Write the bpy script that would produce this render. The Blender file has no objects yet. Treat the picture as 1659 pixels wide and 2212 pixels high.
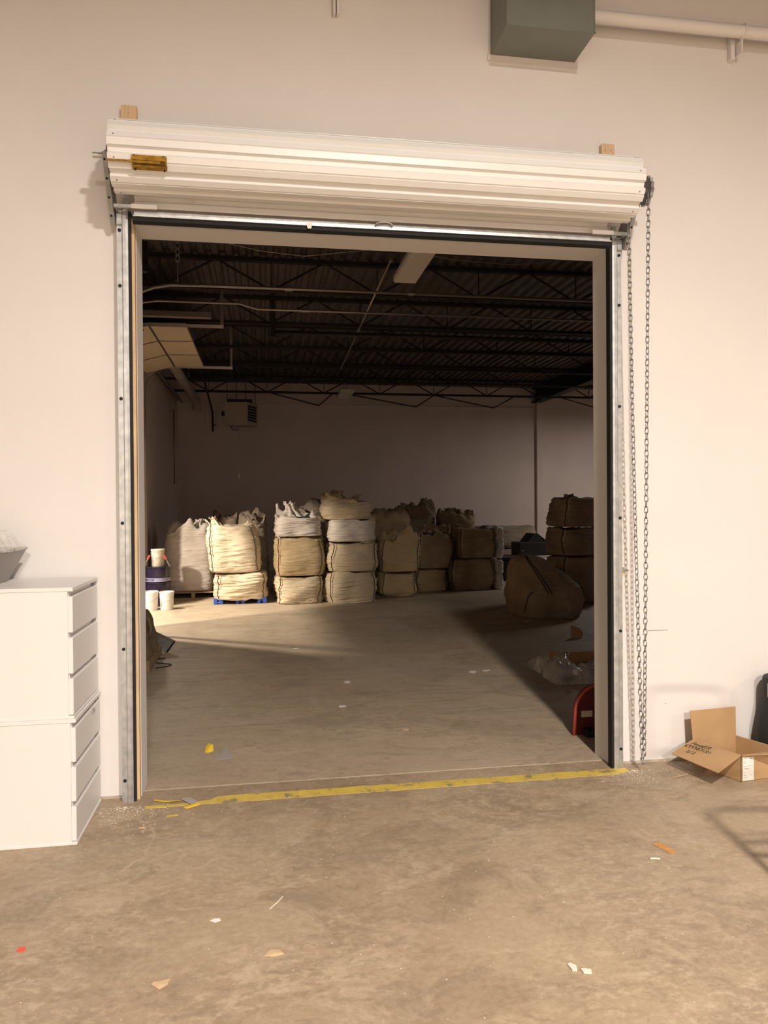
import bpy, math, random
from mathutils import Vector, Matrix, noise
random.seed(7)
scene = bpy.context.scene
COL = scene.collection
PI = math.pi

# ------------------------------------------------------------------ camera
CAM_F, CAM_POS, YAW, PITCH, ROLL = 1600.0, Vector((0.6922, -3.9172, 1.5)), 0.1623, -0.0088, -0.0072
fw = Vector((math.sin(YAW)*math.cos(PITCH), math.cos(YAW)*math.cos(PITCH), math.sin(PITCH)))
rt = fw.cross(Vector((0, 0, 1))).normalized(); up = rt.cross(fw)
r2 = rt*math.cos(ROLL) + up*math.sin(ROLL); u2 = -rt*math.sin(ROLL) + up*math.cos(ROLL)
cd = bpy.data.cameras.new('camera'); cam = bpy.data.objects.new('camera', cd); COL.objects.link(cam)
M = Matrix((r2, u2, -fw)).transposed().to_4x4(); M.translation = CAM_POS
cam.matrix_world = M
cd.sensor_fit = 'HORIZONTAL'; cd.sensor_width = 36.0; cd.lens = CAM_F*36.0/1659.0
cd.clip_start = 0.05; cd.clip_end = 200
scene.camera = cam

# ------------------------------------------------------------------ world, exposure
w = bpy.data.worlds.new('night'); scene.world = w; w.use_nodes = True
w.node_tree.nodes['Background'].inputs[0].default_value = (0.25, 0.3, 0.42, 1)
w.node_tree.nodes['Background'].inputs[1].default_value = 0.01
scene.view_settings.view_transform = 'Standard'; scene.view_settings.look = 'None'
scene.view_settings.gamma = 1.0; scene.view_settings.use_curve_mapping = False
scene.view_settings.exposure = 0.0

# lamps of the place: (x, y, z, watts); the fixtures around them are built further down
WARM = (1.0, 0.895, 0.785)
HALL_LAMPS = [(2.12, -5.0, 4.86, 495), (1.45, -11.0, 4.86, 1650), (9.0, -8.0, 4.86, 300), (-4.0, -11.0, 4.86, 120)]  # last entry is an unseen fill lamp, added on the far left
YARD_LAMPS = [(-2.6, 6.3, 3.65, 330, (0.4, 6.4, 0.3)), (-2.25, 9.4, 3.6, 60, (0.4, 4.9, 0.3)), (-3.5, 4.0, 3.3, 440, (1.0, 7.4, 0.6))]
STORE_LAMPS = [(8.9, 9.8, 3.72, 95)]

# ------------------------------------------------------------------ materials
def nodes_of(m):
    m.use_nodes = True
    return m.node_tree.nodes, m.node_tree.links
def mat(name, col, rough=0.6, metal=0.0, var=0.0, scale=8.0, bump=0.0, bscale=60.0, spec=0.5, col2=None, stretch=(1, 1, 1), trans=0.0, alpha=1.0):
    m = bpy.data.materials.new(name); N, L = nodes_of(m); b = N['Principled BSDF']
    b.inputs['Base Color'].default_value = (*col, 1); b.inputs['Roughness'].default_value = rough
    b.inputs['Metallic'].default_value = metal; b.inputs['Specular IOR Level'].default_value = spec
    if trans: b.inputs['Transmission Weight'].default_value = trans
    if alpha < 1: b.inputs['Alpha'].default_value = alpha
    tc = N.new('ShaderNodeTexCoord'); mp = N.new('ShaderNodeMapping'); mp.inputs['Scale'].default_value = stretch
    L.new(tc.outputs['Object'], mp.inputs['Vector'])
    if var or col2:
        n = N.new('ShaderNodeTexNoise'); n.inputs['Scale'].default_value = scale; n.inputs['Detail'].default_value = 6
        L.new(mp.outputs[0], n.inputs['Vector'])
        r = N.new('ShaderNodeValToRGB'); r.color_ramp.elements[0].position = 0.35; r.color_ramp.elements[1].position = 0.68
        c2 = col2 if col2 else tuple(max(0, c*(1-var)) for c in col)
        r.color_ramp.elements[0].color = (*c2, 1); r.color_ramp.elements[1].color = (*col, 1)
        L.new(n.outputs['Fac'], r.inputs['Fac']); L.new(r.outputs[0], b.inputs['Base Color'])
    if bump:
        n2 = N.new('ShaderNodeTexNoise'); n2.inputs['Scale'].default_value = bscale; n2.inputs['Detail'].default_value = 4
        L.new(mp.outputs[0], n2.inputs['Vector'])
        bp = N.new('ShaderNodeBump'); bp.inputs['Strength'].default_value = bump; bp.inputs['Distance'].default_value = 0.01
        L.new(n2.outputs['Fac'], bp.inputs['Height']); L.new(bp.outputs[0], b.inputs['Normal'])
    return m
def emis(name, col, s):
    m = bpy.data.materials.new(name); N, L = nodes_of(m); b = N['Principled BSDF']
    b.inputs['Base Color'].default_value = (*col, 1); b.inputs['Emission Color'].default_value = (*col, 1); b.inputs['Emission Strength'].default_value = s
    return m

def concrete(name, base, dark, light, streak=False):
    m = bpy.data.materials.new(name); N, L = nodes_of(m); b = N['Principled BSDF']
    tc = N.new('ShaderNodeTexCoord')
    def noi(s, d=8, dist=0.0, vec=None, rough=0.6):
        n = N.new('ShaderNodeTexNoise'); n.inputs['Scale'].default_value = s; n.inputs['Detail'].default_value = d
        n.inputs['Distortion'].default_value = dist; n.inputs['Roughness'].default_value = rough
        L.new(vec or tc.outputs['Object'], n.inputs['Vector']); return n.outputs['Fac']
    def ramp(f, p0, p1, c0, c1):
        r = N.new('ShaderNodeValToRGB'); e = r.color_ramp.elements; e[0].position = p0; e[1].position = p1
        e[0].color = (*c0, 1); e[1].color = (*c1, 1); L.new(f, r.inputs['Fac']); return r.outputs[0]
    def mix(f, a, c, kind='MIX'):
        x = N.new('ShaderNodeMix'); x.data_type = 'RGBA'; x.blend_type = kind
        if isinstance(f, float): x.inputs[0].default_value = f
        else: L.new(f, x.inputs[0])
        for sck, v in ((x.inputs[6], a), (x.inputs[7], c)):
            if isinstance(v, tuple): sck.default_value = (*v, 1)
            else: L.new(v, sck)
        return x.outputs[2]
    mp = N.new('ShaderNodeMapping'); mp.inputs['Scale'].default_value = (1.0, 1.6, 1.0); mp.inputs['Rotation'].default_value = (0, 0, 0.12)
    L.new(tc.outputs['Object'], mp.inputs['Vector'])
    c = ramp(noi(0.9, 8, 0.6), 0.34, 0.66, dark, base)
    c = mix(ramp(noi(2.7, 10, 0.8, mp.outputs[0], 0.68), 0.53, 0.63, (0, 0, 0), (0.55,)*3), c, light)
    c = mix(ramp(noi(1.5, 10, 1.0, mp.outputs[0], 0.74), 0.51, 0.60, (0, 0, 0), (0.6,)*3), c, tuple(k*0.62 for k in dark))
    c = mix(mix(1.0, ramp(noi(16, 9, 0.3, mp.outputs[0], 0.78), 0.50, 0.57, (0, 0, 0), (0.6,)*3), ramp(noi(0.75, 4, 0.4), 0.46, 0.56, (0, 0, 0), (1, 1, 1)), 'MULTIPLY'), c, light)
    c = mix(mix(1.0, ramp(noi(11, 9, 0.3, mp.outputs[0], 0.75), 0.51, 0.58, (0, 0, 0), (0.6,)*3), ramp(noi(0.9, 4, 0.4), 0.46, 0.58, (1, 1, 1), (0, 0, 0)), 'MULTIPLY'), c, tuple(k*0.7 for k in dark))
    ms = N.new('ShaderNodeMapping'); ms.inputs['Scale'].default_value = (0.5, 9.0, 1.0); ms.inputs['Rotation'].default_value = (0, 0, -0.06); L.new(tc.outputs['Object'], ms.inputs['Vector'])
    if streak:
        c = mix(mix(1.0, ramp(noi(2.4, 9, 0.4, ms.outputs[0], 0.7), 0.54, 0.60, (0, 0, 0), (0.7,)*3), ramp(noi(0.45, 3), 0.42, 0.56, (0, 0, 0), (1, 1, 1)), 'MULTIPLY'), c, tuple(k*0.55 for k in dark))
    c = mix(ramp(noi(38, 6, 0.2, None, 0.7), 0.3, 0.7, (0.82,)*3, (1.12,)*3), (1, 1, 1), c, 'MULTIPLY') if False else mix(0.28, c, ramp(noi(38, 6, 0.2, None, 0.75), 0.38, 0.66, dark, light), 'MIX')
    v = N.new('ShaderNodeTexVoronoi'); v.feature = 'DISTANCE_TO_EDGE'; v.inputs['Scale'].default_value = 0.55
    nv = N.new('ShaderNodeTexNoise'); nv.inputs['Scale'].default_value = 2.2; nv.inputs['Detail'].default_value = 7
    L.new(tc.outputs['Object'], nv.inputs['Vector'])
    ad = N.new('ShaderNodeVectorMath'); ad.operation = 'MULTIPLY_ADD'; ad.inputs[1].default_value = (0.5,)*3
    L.new(nv.outputs['Color'], ad.inputs[0]); L.new(tc.outputs['Object'], ad.inputs[2]); L.new(ad.outputs[0], v.inputs['Vector'])
    crk = ramp(v.outputs['Distance'], 0.0, 0.0035, (0.5,)*3, (0, 0, 0))
    gate = ramp(noi(0.8, 3), 0.56, 0.66, (0, 0, 0), (1, 1, 1))
    c = mix(mix(1.0, crk, gate, 'MULTIPLY'), c, tuple(min(1, k*1.25) for k in light))
    L.new(c, b.inputs['Base Color'])
    L.new(ramp(noi(3.3, 8, 0.5), 0.3, 0.7, (0.42,)*3, (0.7,)*3), b.inputs['Roughness'])
    b.inputs['Specular IOR Level'].default_value = 0.4
    bp = N.new('ShaderNodeBump'); bp.inputs['Strength'].default_value = 0.12; bp.inputs['Distance'].default_value = 0.004
    L.new(noi(45, 6), bp.inputs['Height']); L.new(bp.outputs[0], b.inputs['Normal'])
    return m

M_ = {}
M_['floor'] = concrete('polished_concrete', (0.41, 0.315, 0.215), (0.30, 0.22, 0.145), (0.52, 0.415, 0.30))
M_['floor_b'] = concrete('store_concrete', (0.47, 0.38, 0.28), (0.385, 0.30, 0.21), (0.54, 0.445, 0.34), True)
M_['wall'] = mat('painted_drywall', (0.75, 0.72, 0.705), 0.75, var=0.035, scale=1.6, bump=0.04, bscale=120, spec=0.25)
M_['wall_b'] = mat('store_wall_paint', (0.74, 0.62, 0.56), 0.8, var=0.08, scale=1.2, spec=0.2)
M_['groove'] = mat('joint_filler', (0.55, 0.48, 0.39), 0.9, var=0.3, scale=20, bump=0.3)
M_['white_steel'] = mat('white_enamel_steel', (0.79, 0.785, 0.775), 0.34, 0.0, var=0.02, scale=3, spec=0.55)
M_['galv'] = mat('galvanized_steel', (0.62, 0.63, 0.63), 0.42, 0.75, var=0.28, scale=22, bump=0.05)
M_['galv_dull'] = mat('dull_zinc', (0.42, 0.42, 0.41), 0.55, 0.6, var=0.3, scale=14)
M_['chainm'] = mat('zinc_chain', (0.34, 0.34, 0.34), 0.4, 0.8)
M_['black'] = mat('black_rubber', (0.012, 0.012, 0.013), 0.6, spec=0.3)
M_['brass'] = mat('yellow_zinc', (0.42, 0.25, 0.045), 0.38, 0.85, var=0.5, scale=40)
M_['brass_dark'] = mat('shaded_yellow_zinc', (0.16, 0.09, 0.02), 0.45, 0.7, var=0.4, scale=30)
M_['pine'] = mat('pine_wood', (0.74, 0.52, 0.31), 0.65, var=0.22, scale=9, stretch=(14, 14, 0.9), bump=0.08)
M_['pine_old'] = mat('old_pallet_wood', (0.33, 0.225, 0.12), 0.8, var=0.3, scale=6, stretch=(3, 14, 14))
M_['duct'] = mat('grey_green_duct_steel', (0.225, 0.235, 0.205), 0.5, 0.35, var=0.12, scale=4, spec=0.4)
M_['melamine'] = mat('white_melamine', (0.745, 0.72, 0.71), 0.42, var=0.01, scale=2, spec=0.45)
M_['card'] = mat('corrugated_cardboard', (0.50, 0.32, 0.165), 0.8, var=0.14, scale=5, bump=0.06, bscale=40, spec=0.2)
M_['paper'] = mat('white_paper', (0.78, 0.75, 0.71), 0.7)
M_['ink'] = mat('black_marker_ink', (0.02, 0.016, 0.014), 0.6)
M_['inkgrey'] = mat('grey_print', (0.3, 0.29, 0.29), 0.7)
M_['yellow'] = mat('worn_yellow_tape', (0.68, 0.47, 0.06), 0.6, col2=(0.42, 0.30, 0.08), scale=13, bump=0.2, bscale=60)
M_['yellow_new'] = mat('yellow_tape', (0.82, 0.56, 0.05), 0.5, var=0.1)
M_['deck'] = mat('dark_roof_deck', (0.105, 0.082, 0.073), 0.55, var=0.3, scale=3, spec=0.35)
M_['joist'] = mat('dark_red_oxide_steel', (0.03, 0.02, 0.018), 0.6, var=0.2, spec=0.3)
M_['conduit'] = mat('steel_conduit', (0.36, 0.31, 0.28), 0.4, 0.75)
M_['cream_panel'] = mat('cream_door_panel', (0.62, 0.50, 0.34), 0.55, var=0.05, scale=2)
M_['heater'] = mat('beige_heater_enamel', (0.42, 0.34, 0.27), 0.5, 0.1)
M_['pvc'] = mat('grey_flue_pipe', (0.55, 0.48, 0.44), 0.45, 0.25, var=0.2, scale=6)
M_['fixture'] = mat('white_fixture_enamel', (0.74, 0.66, 0.56), 0.55)
M_['grime'] = mat('cloudy_grime', (0.10, 0.09, 0.085), 0.9)
def cloth(name, c, c2, sc=3.0):
    m = mat(name, c, 0.85, col2=c2, scale=sc, spec=0.15)
    N, L = nodes_of(m); tc = N.new('ShaderNodeTexCoord'); mp = N.new('ShaderNodeMapping'); mp.inputs['Scale'].default_value = (1.2, 1.2, 9.0)
    L.new(tc.outputs['Object'], mp.inputs['Vector']); n = N.new('ShaderNodeTexNoise'); n.inputs['Scale'].default_value = 4.5; n.inputs['Detail'].default_value = 5
    n.inputs['Distortion'].default_value = 0.6; L.new(mp.outputs[0], n.inputs['Vector'])
    bp = N.new('ShaderNodeBump'); bp.inputs['Strength'].default_value = 0.8; bp.inputs['Distance'].default_value = 0.03
    L.new(n.outputs['Fac'], bp.inputs['Height']); L.new(bp.outputs[0], N['Principled BSDF'].inputs['Normal'])
    return m
M_['bag_white'] = cloth('white_woven_sack', (0.62, 0.56, 0.50), (0.52, 0.45, 0.39))
M_['bag_cream'] = cloth('cream_woven_sack', (0.68, 0.57, 0.42), (0.60, 0.48, 0.33))
M_['bag_tan'] = cloth('tan_woven_sack', (0.54, 0.41, 0.25), (0.46, 0.34, 0.19))
M_['bag_beige'] = cloth('beige_woven_sack', (0.58, 0.48, 0.35), (0.50, 0.40, 0.27))
M_['bag_brown'] = cloth('brown_stained_sack', (0.44, 0.33, 0.225), (0.29, 0.205, 0.13), 2.6)
M_['bag_dark'] = cloth('dusty_dark_sack', (0.34, 0.275, 0.21), (0.24, 0.185, 0.135))
M_['bag_bright'] = cloth('clean_white_sack', (0.78, 0.77, 0.76), (0.70, 0.68, 0.66))
M_['seam'] = mat('dark_seam_cord', (0.05, 0.033, 0.02), 0.9)
M_['strap'] = mat('sack_webbing', (0.55, 0.45, 0.32), 0.85)
M_['blue'] = mat('blue_plastic', (0.03, 0.09, 0.42), 0.45)
M_['bucket'] = mat('white_bucket_plastic', (0.80, 0.76, 0.70), 0.4)
M_['bucket_d'] = mat('dirty_bucket_plastic', (0.62, 0.53, 0.42), 0.5, var=0.25, scale=12)
M_['purple'] = mat('purple_translucent_tub', (0.02, 0.013, 0.034), 0.25, spec=0.6)
M_['lilac'] = mat('lilac_printed_band', (0.30, 0.27, 0.42), 0.5)
M_['red'] = mat('red_plastic', (0.34, 0.05, 0.035), 0.4)
M_['maroon'] = mat('maroon_plastic', (0.10, 0.014, 0.01), 0.45)
M_['redgrip'] = mat('red_grip', (0.55, 0.06, 0.03), 0.5)
M_['alu'] = mat('brushed_aluminium', (0.62, 0.60, 0.57), 0.35, 0.8)
M_['steelpan'] = mat('grey_steel_face', (0.30, 0.28, 0.26), 0.5, 0.4)
M_['drop'] = mat('dark_dropcloth', (0.19, 0.14, 0.08), 0.9, var=0.3)
M_['film'] = mat('clear_plastic_film', (0.85, 0.80, 0.76), 0.2, alpha=0.36, spec=0.7, bump=0.5, bscale=14)
M_['film_b'] = mat('clear_bubble_film', (0.9, 0.87, 0.84), 0.1, alpha=0.42, spec=0.9, bump=0.4, bscale=30)
M_['greyplastic'] = mat('grey_plastic', (0.30, 0.28, 0.26), 0.5)
M_['graypaper'] = mat('grey_paper', (0.40, 0.36, 0.34), 0.7)
M_['tabletop'] = mat('table_laminate', (0.60, 0.55, 0.5), 0.5)
M_['orange'] = mat('orange_scrap', (0.72, 0.30, 0.06), 0.6, col2=(0.4, 0.22, 0.1), scale=60)
M_['redscrap'] = mat('red_scrap', (0.75, 0.09, 0.06), 0.6)
M_['chip'] = mat('pale_wood_chip', (0.66, 0.47, 0.29), 0.8, var=0.2, scale=30)
M_['plaster'] = mat('plaster_crumb', (0.72, 0.64, 0.54), 0.9)
M_['lens'] = emis('lamp_lens', (1.0, 0.9, 0.78), 2.0)
M_['asphalt'] = mat('yard_asphalt', (0.05, 0.05, 0.05), 0.9)
M_['cloudpaint'] = mat('dusty_matte_black', (0.02, 0.018, 0.017), 0.75)

# ------------------------------------------------------------------ mesh helpers
ORG = {}
class G:
    def __init__(s): s.v = []; s.f = []
    def add(s, vs, fs):
        o = len(s.v); s.v += [tuple(v) for v in vs]; s.f += [tuple(i+o for i in f) for f in fs]; return s
    def box(s, x0, x1, y0, y1, z0, z1, R=None, c=None):
        vs = [Vector((x, y, z)) for z in (z0, z1) for y in (y0, y1) for x in (x0, x1)]
        if R is not None: vs = [R @ v + (c or Vector((0, 0, 0))) for v in vs]
        return s.add(vs, [(0, 2, 3, 1), (4, 5, 7, 6), (0, 1, 5, 4), (2, 6, 7, 3), (0, 4, 6, 2), (1, 3, 7, 5)])
    def bbox(s, x0, x1, y0, y1, z0, z1, b=0.004):
        """box with chamfered vertical and horizontal edges"""
        xs = (x0, x0+b, x1-b, x1); ys = (y0, y0+b, y1-b, y1); zs = (z0, z0+b, z1-b, z1)
        def ring(z, ix):
            a, d = (xs[1], xs[2]) if ix else (xs[0], xs[3]); p, q = (ys[1], ys[2]) if ix else (ys[0], ys[3])
            if ix: return [(a, p, z), (d, p, z), (d, p, z), (d, q, z), (d, q, z), (a, q, z), (a, q, z), (a, p, z)]
            return [(xs[1], ys[0], z), (xs[2], ys[0], z), (xs[3], ys[1], z), (xs[3], ys[2], z), (xs[2], ys[3], z), (xs[1], ys[3], z), (xs[0], ys[2], z), (xs[0], ys[1], z)]
        rings = [[(xs[1], ys[1], z0), (xs[2], ys[1], z0), (xs[2], ys[1], z0), (xs[2], ys[2], z0), (xs[2], ys[2], z0), (xs[1], ys[2], z0), (xs[1], ys[2], z0), (xs[1], ys[1], z0)],
                 ring(zs[1], 0), ring(zs[2], 0),
                 [(xs[1], ys[1], z1), (xs[2], ys[1], z1), (xs[2], ys[1], z1), (xs[2], ys[2], z1), (xs[2], ys[2], z1), (xs[1], ys[2], z1), (xs[1], ys[2], z1), (xs[1], ys[1], z1)]]
        o = [v for r in rings for v in r]; fs = []
        for i in range(3):
            for k in range(8): fs.append((i*8+k, i*8+(k+1) % 8, i*8+8+(k+1) % 8, i*8+8+k))
        fs.append(tuple(range(7, -1, -1))); fs.append(tuple(range(24, 32)))
        return s.add(o, fs)
    def cyl(s, p0, p1, r0, r1=None, n=12, caps=True):
        p0, p1 = Vector(p0), Vector(p1); r1 = r0 if r1 is None else r1
        d = (p1-p0).normalized(); a = d.orthogonal().normalized(); b = d.cross(a)
        vs = [p + (a*math.cos(2*PI*k/n)+b*math.sin(2*PI*k/n))*r for p, r in ((p0, r0), (p1, r1)) for k in range(n)]
        fs = [(k, (k+1) % n, n+(k+1) % n, n+k) for k in range(n)]
        if caps: fs += [tuple(range(n-1, -1, -1)), tuple(range(n, 2*n))]
        return s.add(vs, fs)
    def tube(s, path, r, n=8, closed=False, flat=None, caps=True):
        P = [Vector(p) for p in path]; m = len(P); vs = []; prev = None
        for i, p in enumerate(P):
            if closed: t = (P[(i+1) % m]-P[i-1])
            else: t = P[min(i+1, m-1)]-P[max(i-1, 0)]
            t = t.normalized() if t.length > 1e-9 else Vector((0, 0, 1))
            if prev is None: a = t.orthogonal().normalized()
            else:
                a = prev - t*prev.dot(t); a = a.normalized() if a.length > 1e-6 else t.orthogonal().normalized()
            prev = a; b = t.cross(a); rr = r[i] if isinstance(r, (list, tuple)) else r
            for k in range(n):
                vs.append(p + a*math.cos(2*PI*k/n)*rr + b*math.sin(2*PI*k/n)*rr*(flat or 1.0))
        fs = []
        for i in range(m if closed else m-1):
            j = (i+1) % m
            for k in range(n): fs.append((i*n+k, i*n+(k+1) % n, j*n+(k+1) % n, j*n+k))
        if not closed and caps: fs += [tuple(range(n-1, -1, -1)), tuple(range((m-1)*n, m*n))]
        return s.add(vs, fs)
    def lathe(s, prof, c=(0, 0, 0), n=32):
        c = Vector(c); vs = []; fs = []
        for r, z in prof:
            for k in range(n): vs.append(c+Vector((r*math.cos(2*PI*k/n), r*math.sin(2*PI*k/n), z)))
        for i in range(len(prof)-1):
            for k in range(n): fs.append((i*n+k, i*n+(k+1) % n, (i+1)*n+(k+1) % n, (i+1)*n+k))
        return s.add(vs, fs)
    def sheet(s, poly, n, t):
        """polygon (3-D points) given thickness t along normal n"""
        n = Vector(n).normalized()*t; m = len(poly); vs = [Vector(p) for p in poly]+[Vector(p)+n for p in poly]
        fs = [tuple(range(m-1, -1, -1)), tuple(range(m, 2*m))]+[(k, (k+1) % m, m+(k+1) % m, m+k) for k in range(m)]
        return s.add(vs, fs)
    def extrude(s, prof, axis, a, b):
        """closed 2-D profile swept along an axis from a to b; axis 'x': prof=(y,z), 'z': prof=(x,y), 'y': prof=(x,z)"""
        m = len(prof); vs = []
        for t in (a, b):
            for p, q in prof: vs.append({'x': (t, p, q), 'y': (p, t, q), 'z': (p, q, t)}[axis])
        return s.add(vs, [tuple(range(m-1, -1, -1)), tuple(range(m, 2*m))]+[(k, (k+1) % m, m+(k+1) % m, m+k) for k in range(m)])

def link(o): COL.objects.link(o); return o
def obj(name, g, m, parent=None, smooth=False, org=None, kind=None, label=None):
    """one mesh object; vertices are given in world metres, the origin is the parent's base (or org)"""
    if parent is not None: base = ORG[parent.name]
    else:
        if org is None:
            xs = [v[0] for v in g.v]; ys = [v[1] for v in g.v]; zs = [v[2] for v in g.v]
            org = ((min(xs)+max(xs))/2, (min(ys)+max(ys))/2, min(zs))
        base = Vector(org)
    me = bpy.data.meshes.new(name); me.from_pydata([tuple(Vector(v)-base) for v in g.v], [], g.f)
    me.materials.append(M_[m]); me.validate(); me.update()
    if smooth:
        me.polygons.foreach_set('use_smooth', [True]*len(me.polygons))
        if smooth == 'auto':
            try: me.set_sharp_from_angle(angle=math.radians(28))
            except Exception: pass
    o = link(bpy.data.objects.new(name, me))
    if parent is not None: o.parent = parent
    else: o.location = base
    ORG[o.name] = base
    if kind: o['kind'] = kind
    if label: o['label'] = label
    return o
def tag(o, label, cat, group=None):
    o['label'] = label; o['category'] = cat
    if group: o['group'] = group
    return o
def thing(name, label, cat, loc, group=None):
    o = link(bpy.data.objects.new(name, None)); o.location = loc; o.empty_display_size = 0.1
    ORG[o.name] = Vector(loc); tag(o, label, cat, group); return o
def struct(name, g, m, **k):
    o = obj(name, g, m, **k); o['kind'] = 'structure'; return o
def sparent(name, loc):
    o = link(bpy.data.objects.new(name, None)); o.location = loc; ORG[o.name] = Vector(loc); o['kind'] = 'structure'; return o
def nz(x, y, z): return noise.noise(Vector((x, y, z)))

# ------------------------------------------------------------------ the shell
XL, YB, DECK = -1.2, 13.5, 4.36          # store: left wall, back wall, roof deck
JL, JR, LZ = 0.060, 2.650, 2.95          # opening
W0, W1 = 0.07, 0.26                      # dividing wall faces
HZ = 5.3                                 # hall ceiling
HX0, HX1, HY0 = -7.0, 14.0, -16.0
SX1 = 12.0
struct('floor', G().box(HX0, HX1, HY0, 0.135, -0.15, 0), 'floor', org=(0, 0, 0))
struct('floor_back', G().box(XL-0.2, SX1, 0.152, YB+0.2, -0.15, 0), 'floor_b', org=(0, 0, 0))
struct('trim_1', G().box(HX0, SX1, 0.135, 0.152, -0.15, -0.003), 'groove', org=(0, 0.14, 0))
gw = G()
gw.box(HX0, JL, W0, W1, 0, HZ); gw.box(JR, HX1, W0, W1, 0, HZ); gw.box(JL, JR, W0, W1, LZ, HZ)
wf = struct('wall_front', gw, 'wall', org=(1.3, 0.1, 0))
obj('scratch', G().box(2.885, 3.015, 0.0694, 0.0702, 0.762, 0.764), 'grime', wf)
obj('dent', G().cyl((3.0, 0.0695, 0.335), (3.0, 0.0702, 0.335), 0.003, n=6), 'grime', wf)
struct('wall_left', G().box(HX0-0.2, HX0, HY0, W1, 0, HZ), 'wall')
struct('wall_right', G().box(HX1, HX1+0.2, HY0, W1, 0, HZ), 'wall')
struct('wall_rear', G().box(HX0, HX1, HY0-0.2, HY0, 0, HZ), 'wall')
struct('ceiling', G().box(HX0, HX1, HY0, W1, HZ, HZ+0.1), 'deck')
# thin paint lip and drywall edge along the floor of the dividing wall
struct('baseboard_front', G().box(HX0, -0.03, 0.062, 0.07, 0, 0.012).box(2.72, HX1, 0.062, 0.07, 0, 0.012), 'groove')
# store walls; left wall has the dock opening y 5.3..8.2, z 0..2.55
DY0, DY1, DZ = 5.3, 7.55, 2.55
g = G(); g.box(XL-0.2, XL, W1, DY0, 0, DECK); g.box(XL-0.2, XL, DY1, YB, 0, DECK); g.box(XL-0.2, XL, DY0, DY1, DZ, DECK)
struct('wall_store_left', g, 'wall_b', org=(XL, 6, 0))
struct('wall_store_back', G().box(XL-0.2, SX1, YB, YB+0.2, 0, DECK), 'wall_b')
struct('wall_store_right', G().box(SX1, SX1+0.2, W1, YB, 0, DECK), 'wall_b')
# wall panel joint band near the roof and a column on the back wall
struct('trim_2', G().box(XL, 7.34, YB-0.02, YB, 3.86, 3.875), 'wall_b')
struct('trim_3', G().bbox(7.34, 7.50, YB-0.09, YB, 0, 3.99, 0.006), 'wall_b')
struct('trim_4', G().box(XL, XL+0.05, YB-0.05, YB, 0, 3.9), 'wall_b')
# yard beyond the dock opening
struct('ground_yard', G().box(-16, XL-0.2, -4, 22, -0.2, -0.02), 'asphalt')

# roof deck with ribs running away from the hall
prof = []; x = XL-0.1; up_ = True; pitch = 0.152
while x < SX1:
    prof += [(x, DECK), (x+0.02, DECK+0.04), (x+0.068, DECK+0.04), (x+0.088, DECK)]; x += pitch
g = G(); m = len(prof)
for yy in (W1, YB):
    g.v += [(p, yy, q) for p, q in prof]
g.f += [(k, k+1, m+k+1, m+k) for k in range(m-1)]
o = len(g.v); g.v += [(XL-0.1, W1, DECK+0.1), (x, W1, DECK+0.1), (x, YB, DECK+0.1), (XL-0.1, YB, DECK+0.1)]; g.f.append((o, o+1, o+2, o+3))
deck = struct('ceiling_store', g, 'deck', org=(0, 0, DECK))
JZ = 3.97
def joist(y):
    g = G()
    for dy in (-0.04, 0.012): g.box(XL+0.02, SX1, y+dy, y+dy+0.028, JZ, JZ+0.04).box(XL+0.02, SX1, y+dy, y+dy+0.028, DECK-0.05, DECK-0.005)
    j = obj('roof_joist', g, 'joist', deck)
    wv = G(); x = XL+0.15; half = 0.62; k = 0
    while x < SX1-0.7:
        wv.cyl((x, y, DECK-0.03), (x+half, y, JZ+0.02), 0.013, n=5).cyl((x+half, y, JZ+0.02), (x+2*half, y, DECK-0.03), 0.013, n=5)
        wv.cyl((x+half, y, JZ+0.02), (x+half, y, DECK-0.03), 0.008, n=4); x += 2*half
    obj('web_bars', wv, 'joist', j, kind='stuff')
    # bottom-chord bridging angle beyond the last joist
for y in (1.6, 3.2, 4.75, 6.3, 7.85, 9.4, 10.92, 12.45): joist(y)
# deep girder on the right, running away from the hall
g = G(); g.box(7.24, 7.46, 2.0, YB, 3.99, 4.015).box(7.24, 7.46, 2.0, YB, DECK-0.03, DECK-0.005).box(7.34, 7.36, 2.0, YB, 4.015, DECK-0.03)
obj('girder', g, 'joist', deck)
# bottom chord braces at the back wall
for xa, xb in ((0.9, 2.0), (2.6, 4.3), (4.6, 6.2), (7.6, 9.0)):
    obj('brace', G().cyl((xa, 12.45, JZ), (xb, 13.3, JZ-0.14), 0.014, n=6).cyl((xb, 13.3, JZ-0.14), (xb+0.25, 12.5, JZ+0.02), 0.014, n=6), 'joist', deck)

# ------------------------------------------------------------------ jamb lumber and roll-up door
struct('trim_5', G().box(0.036, 0.058, 0.03, 0.07, 0, 2.975), 'pine')
struct('trim_6', G().box(2.652, 2.674, 0.03, 0.07, 0, 2.975), 'pine')
for i, (x0, z1, lab, sx) in enumerate(((-0.004, 3.55, 'short pine board on the wall above the latch end of the white coil', (0.5,)), (2.602, 3.54, 'short pine board on the wall above the chain end of the white coil', (0.28, 0.72)))):
    t = thing('lumber_board', lab, 'board', (x0+0.039, 0.05, 3.24), 'boards behind the coil')
    obj('board', G().bbox(x0, x0+0.078, 0.034, 0.07, 3.24, z1, 0.003), 'pine', t)
    for s in sx: obj('screw', G().cyl((x0+0.078*s, 0.0325, z1-0.036), (x0+0.078*s, 0.0305, z1-0.036), 0.0045, n=10), 'galv', t)

rd = thing('roll_up_door', 'white corrugated steel roll-up door coiled above the opening with galvanized side guides', 'door', (1.33, 0, 0))
CX0, CX1, CY, CZ, CR = -0.005, 2.672, -0.165, 3.195, 0.15
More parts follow.
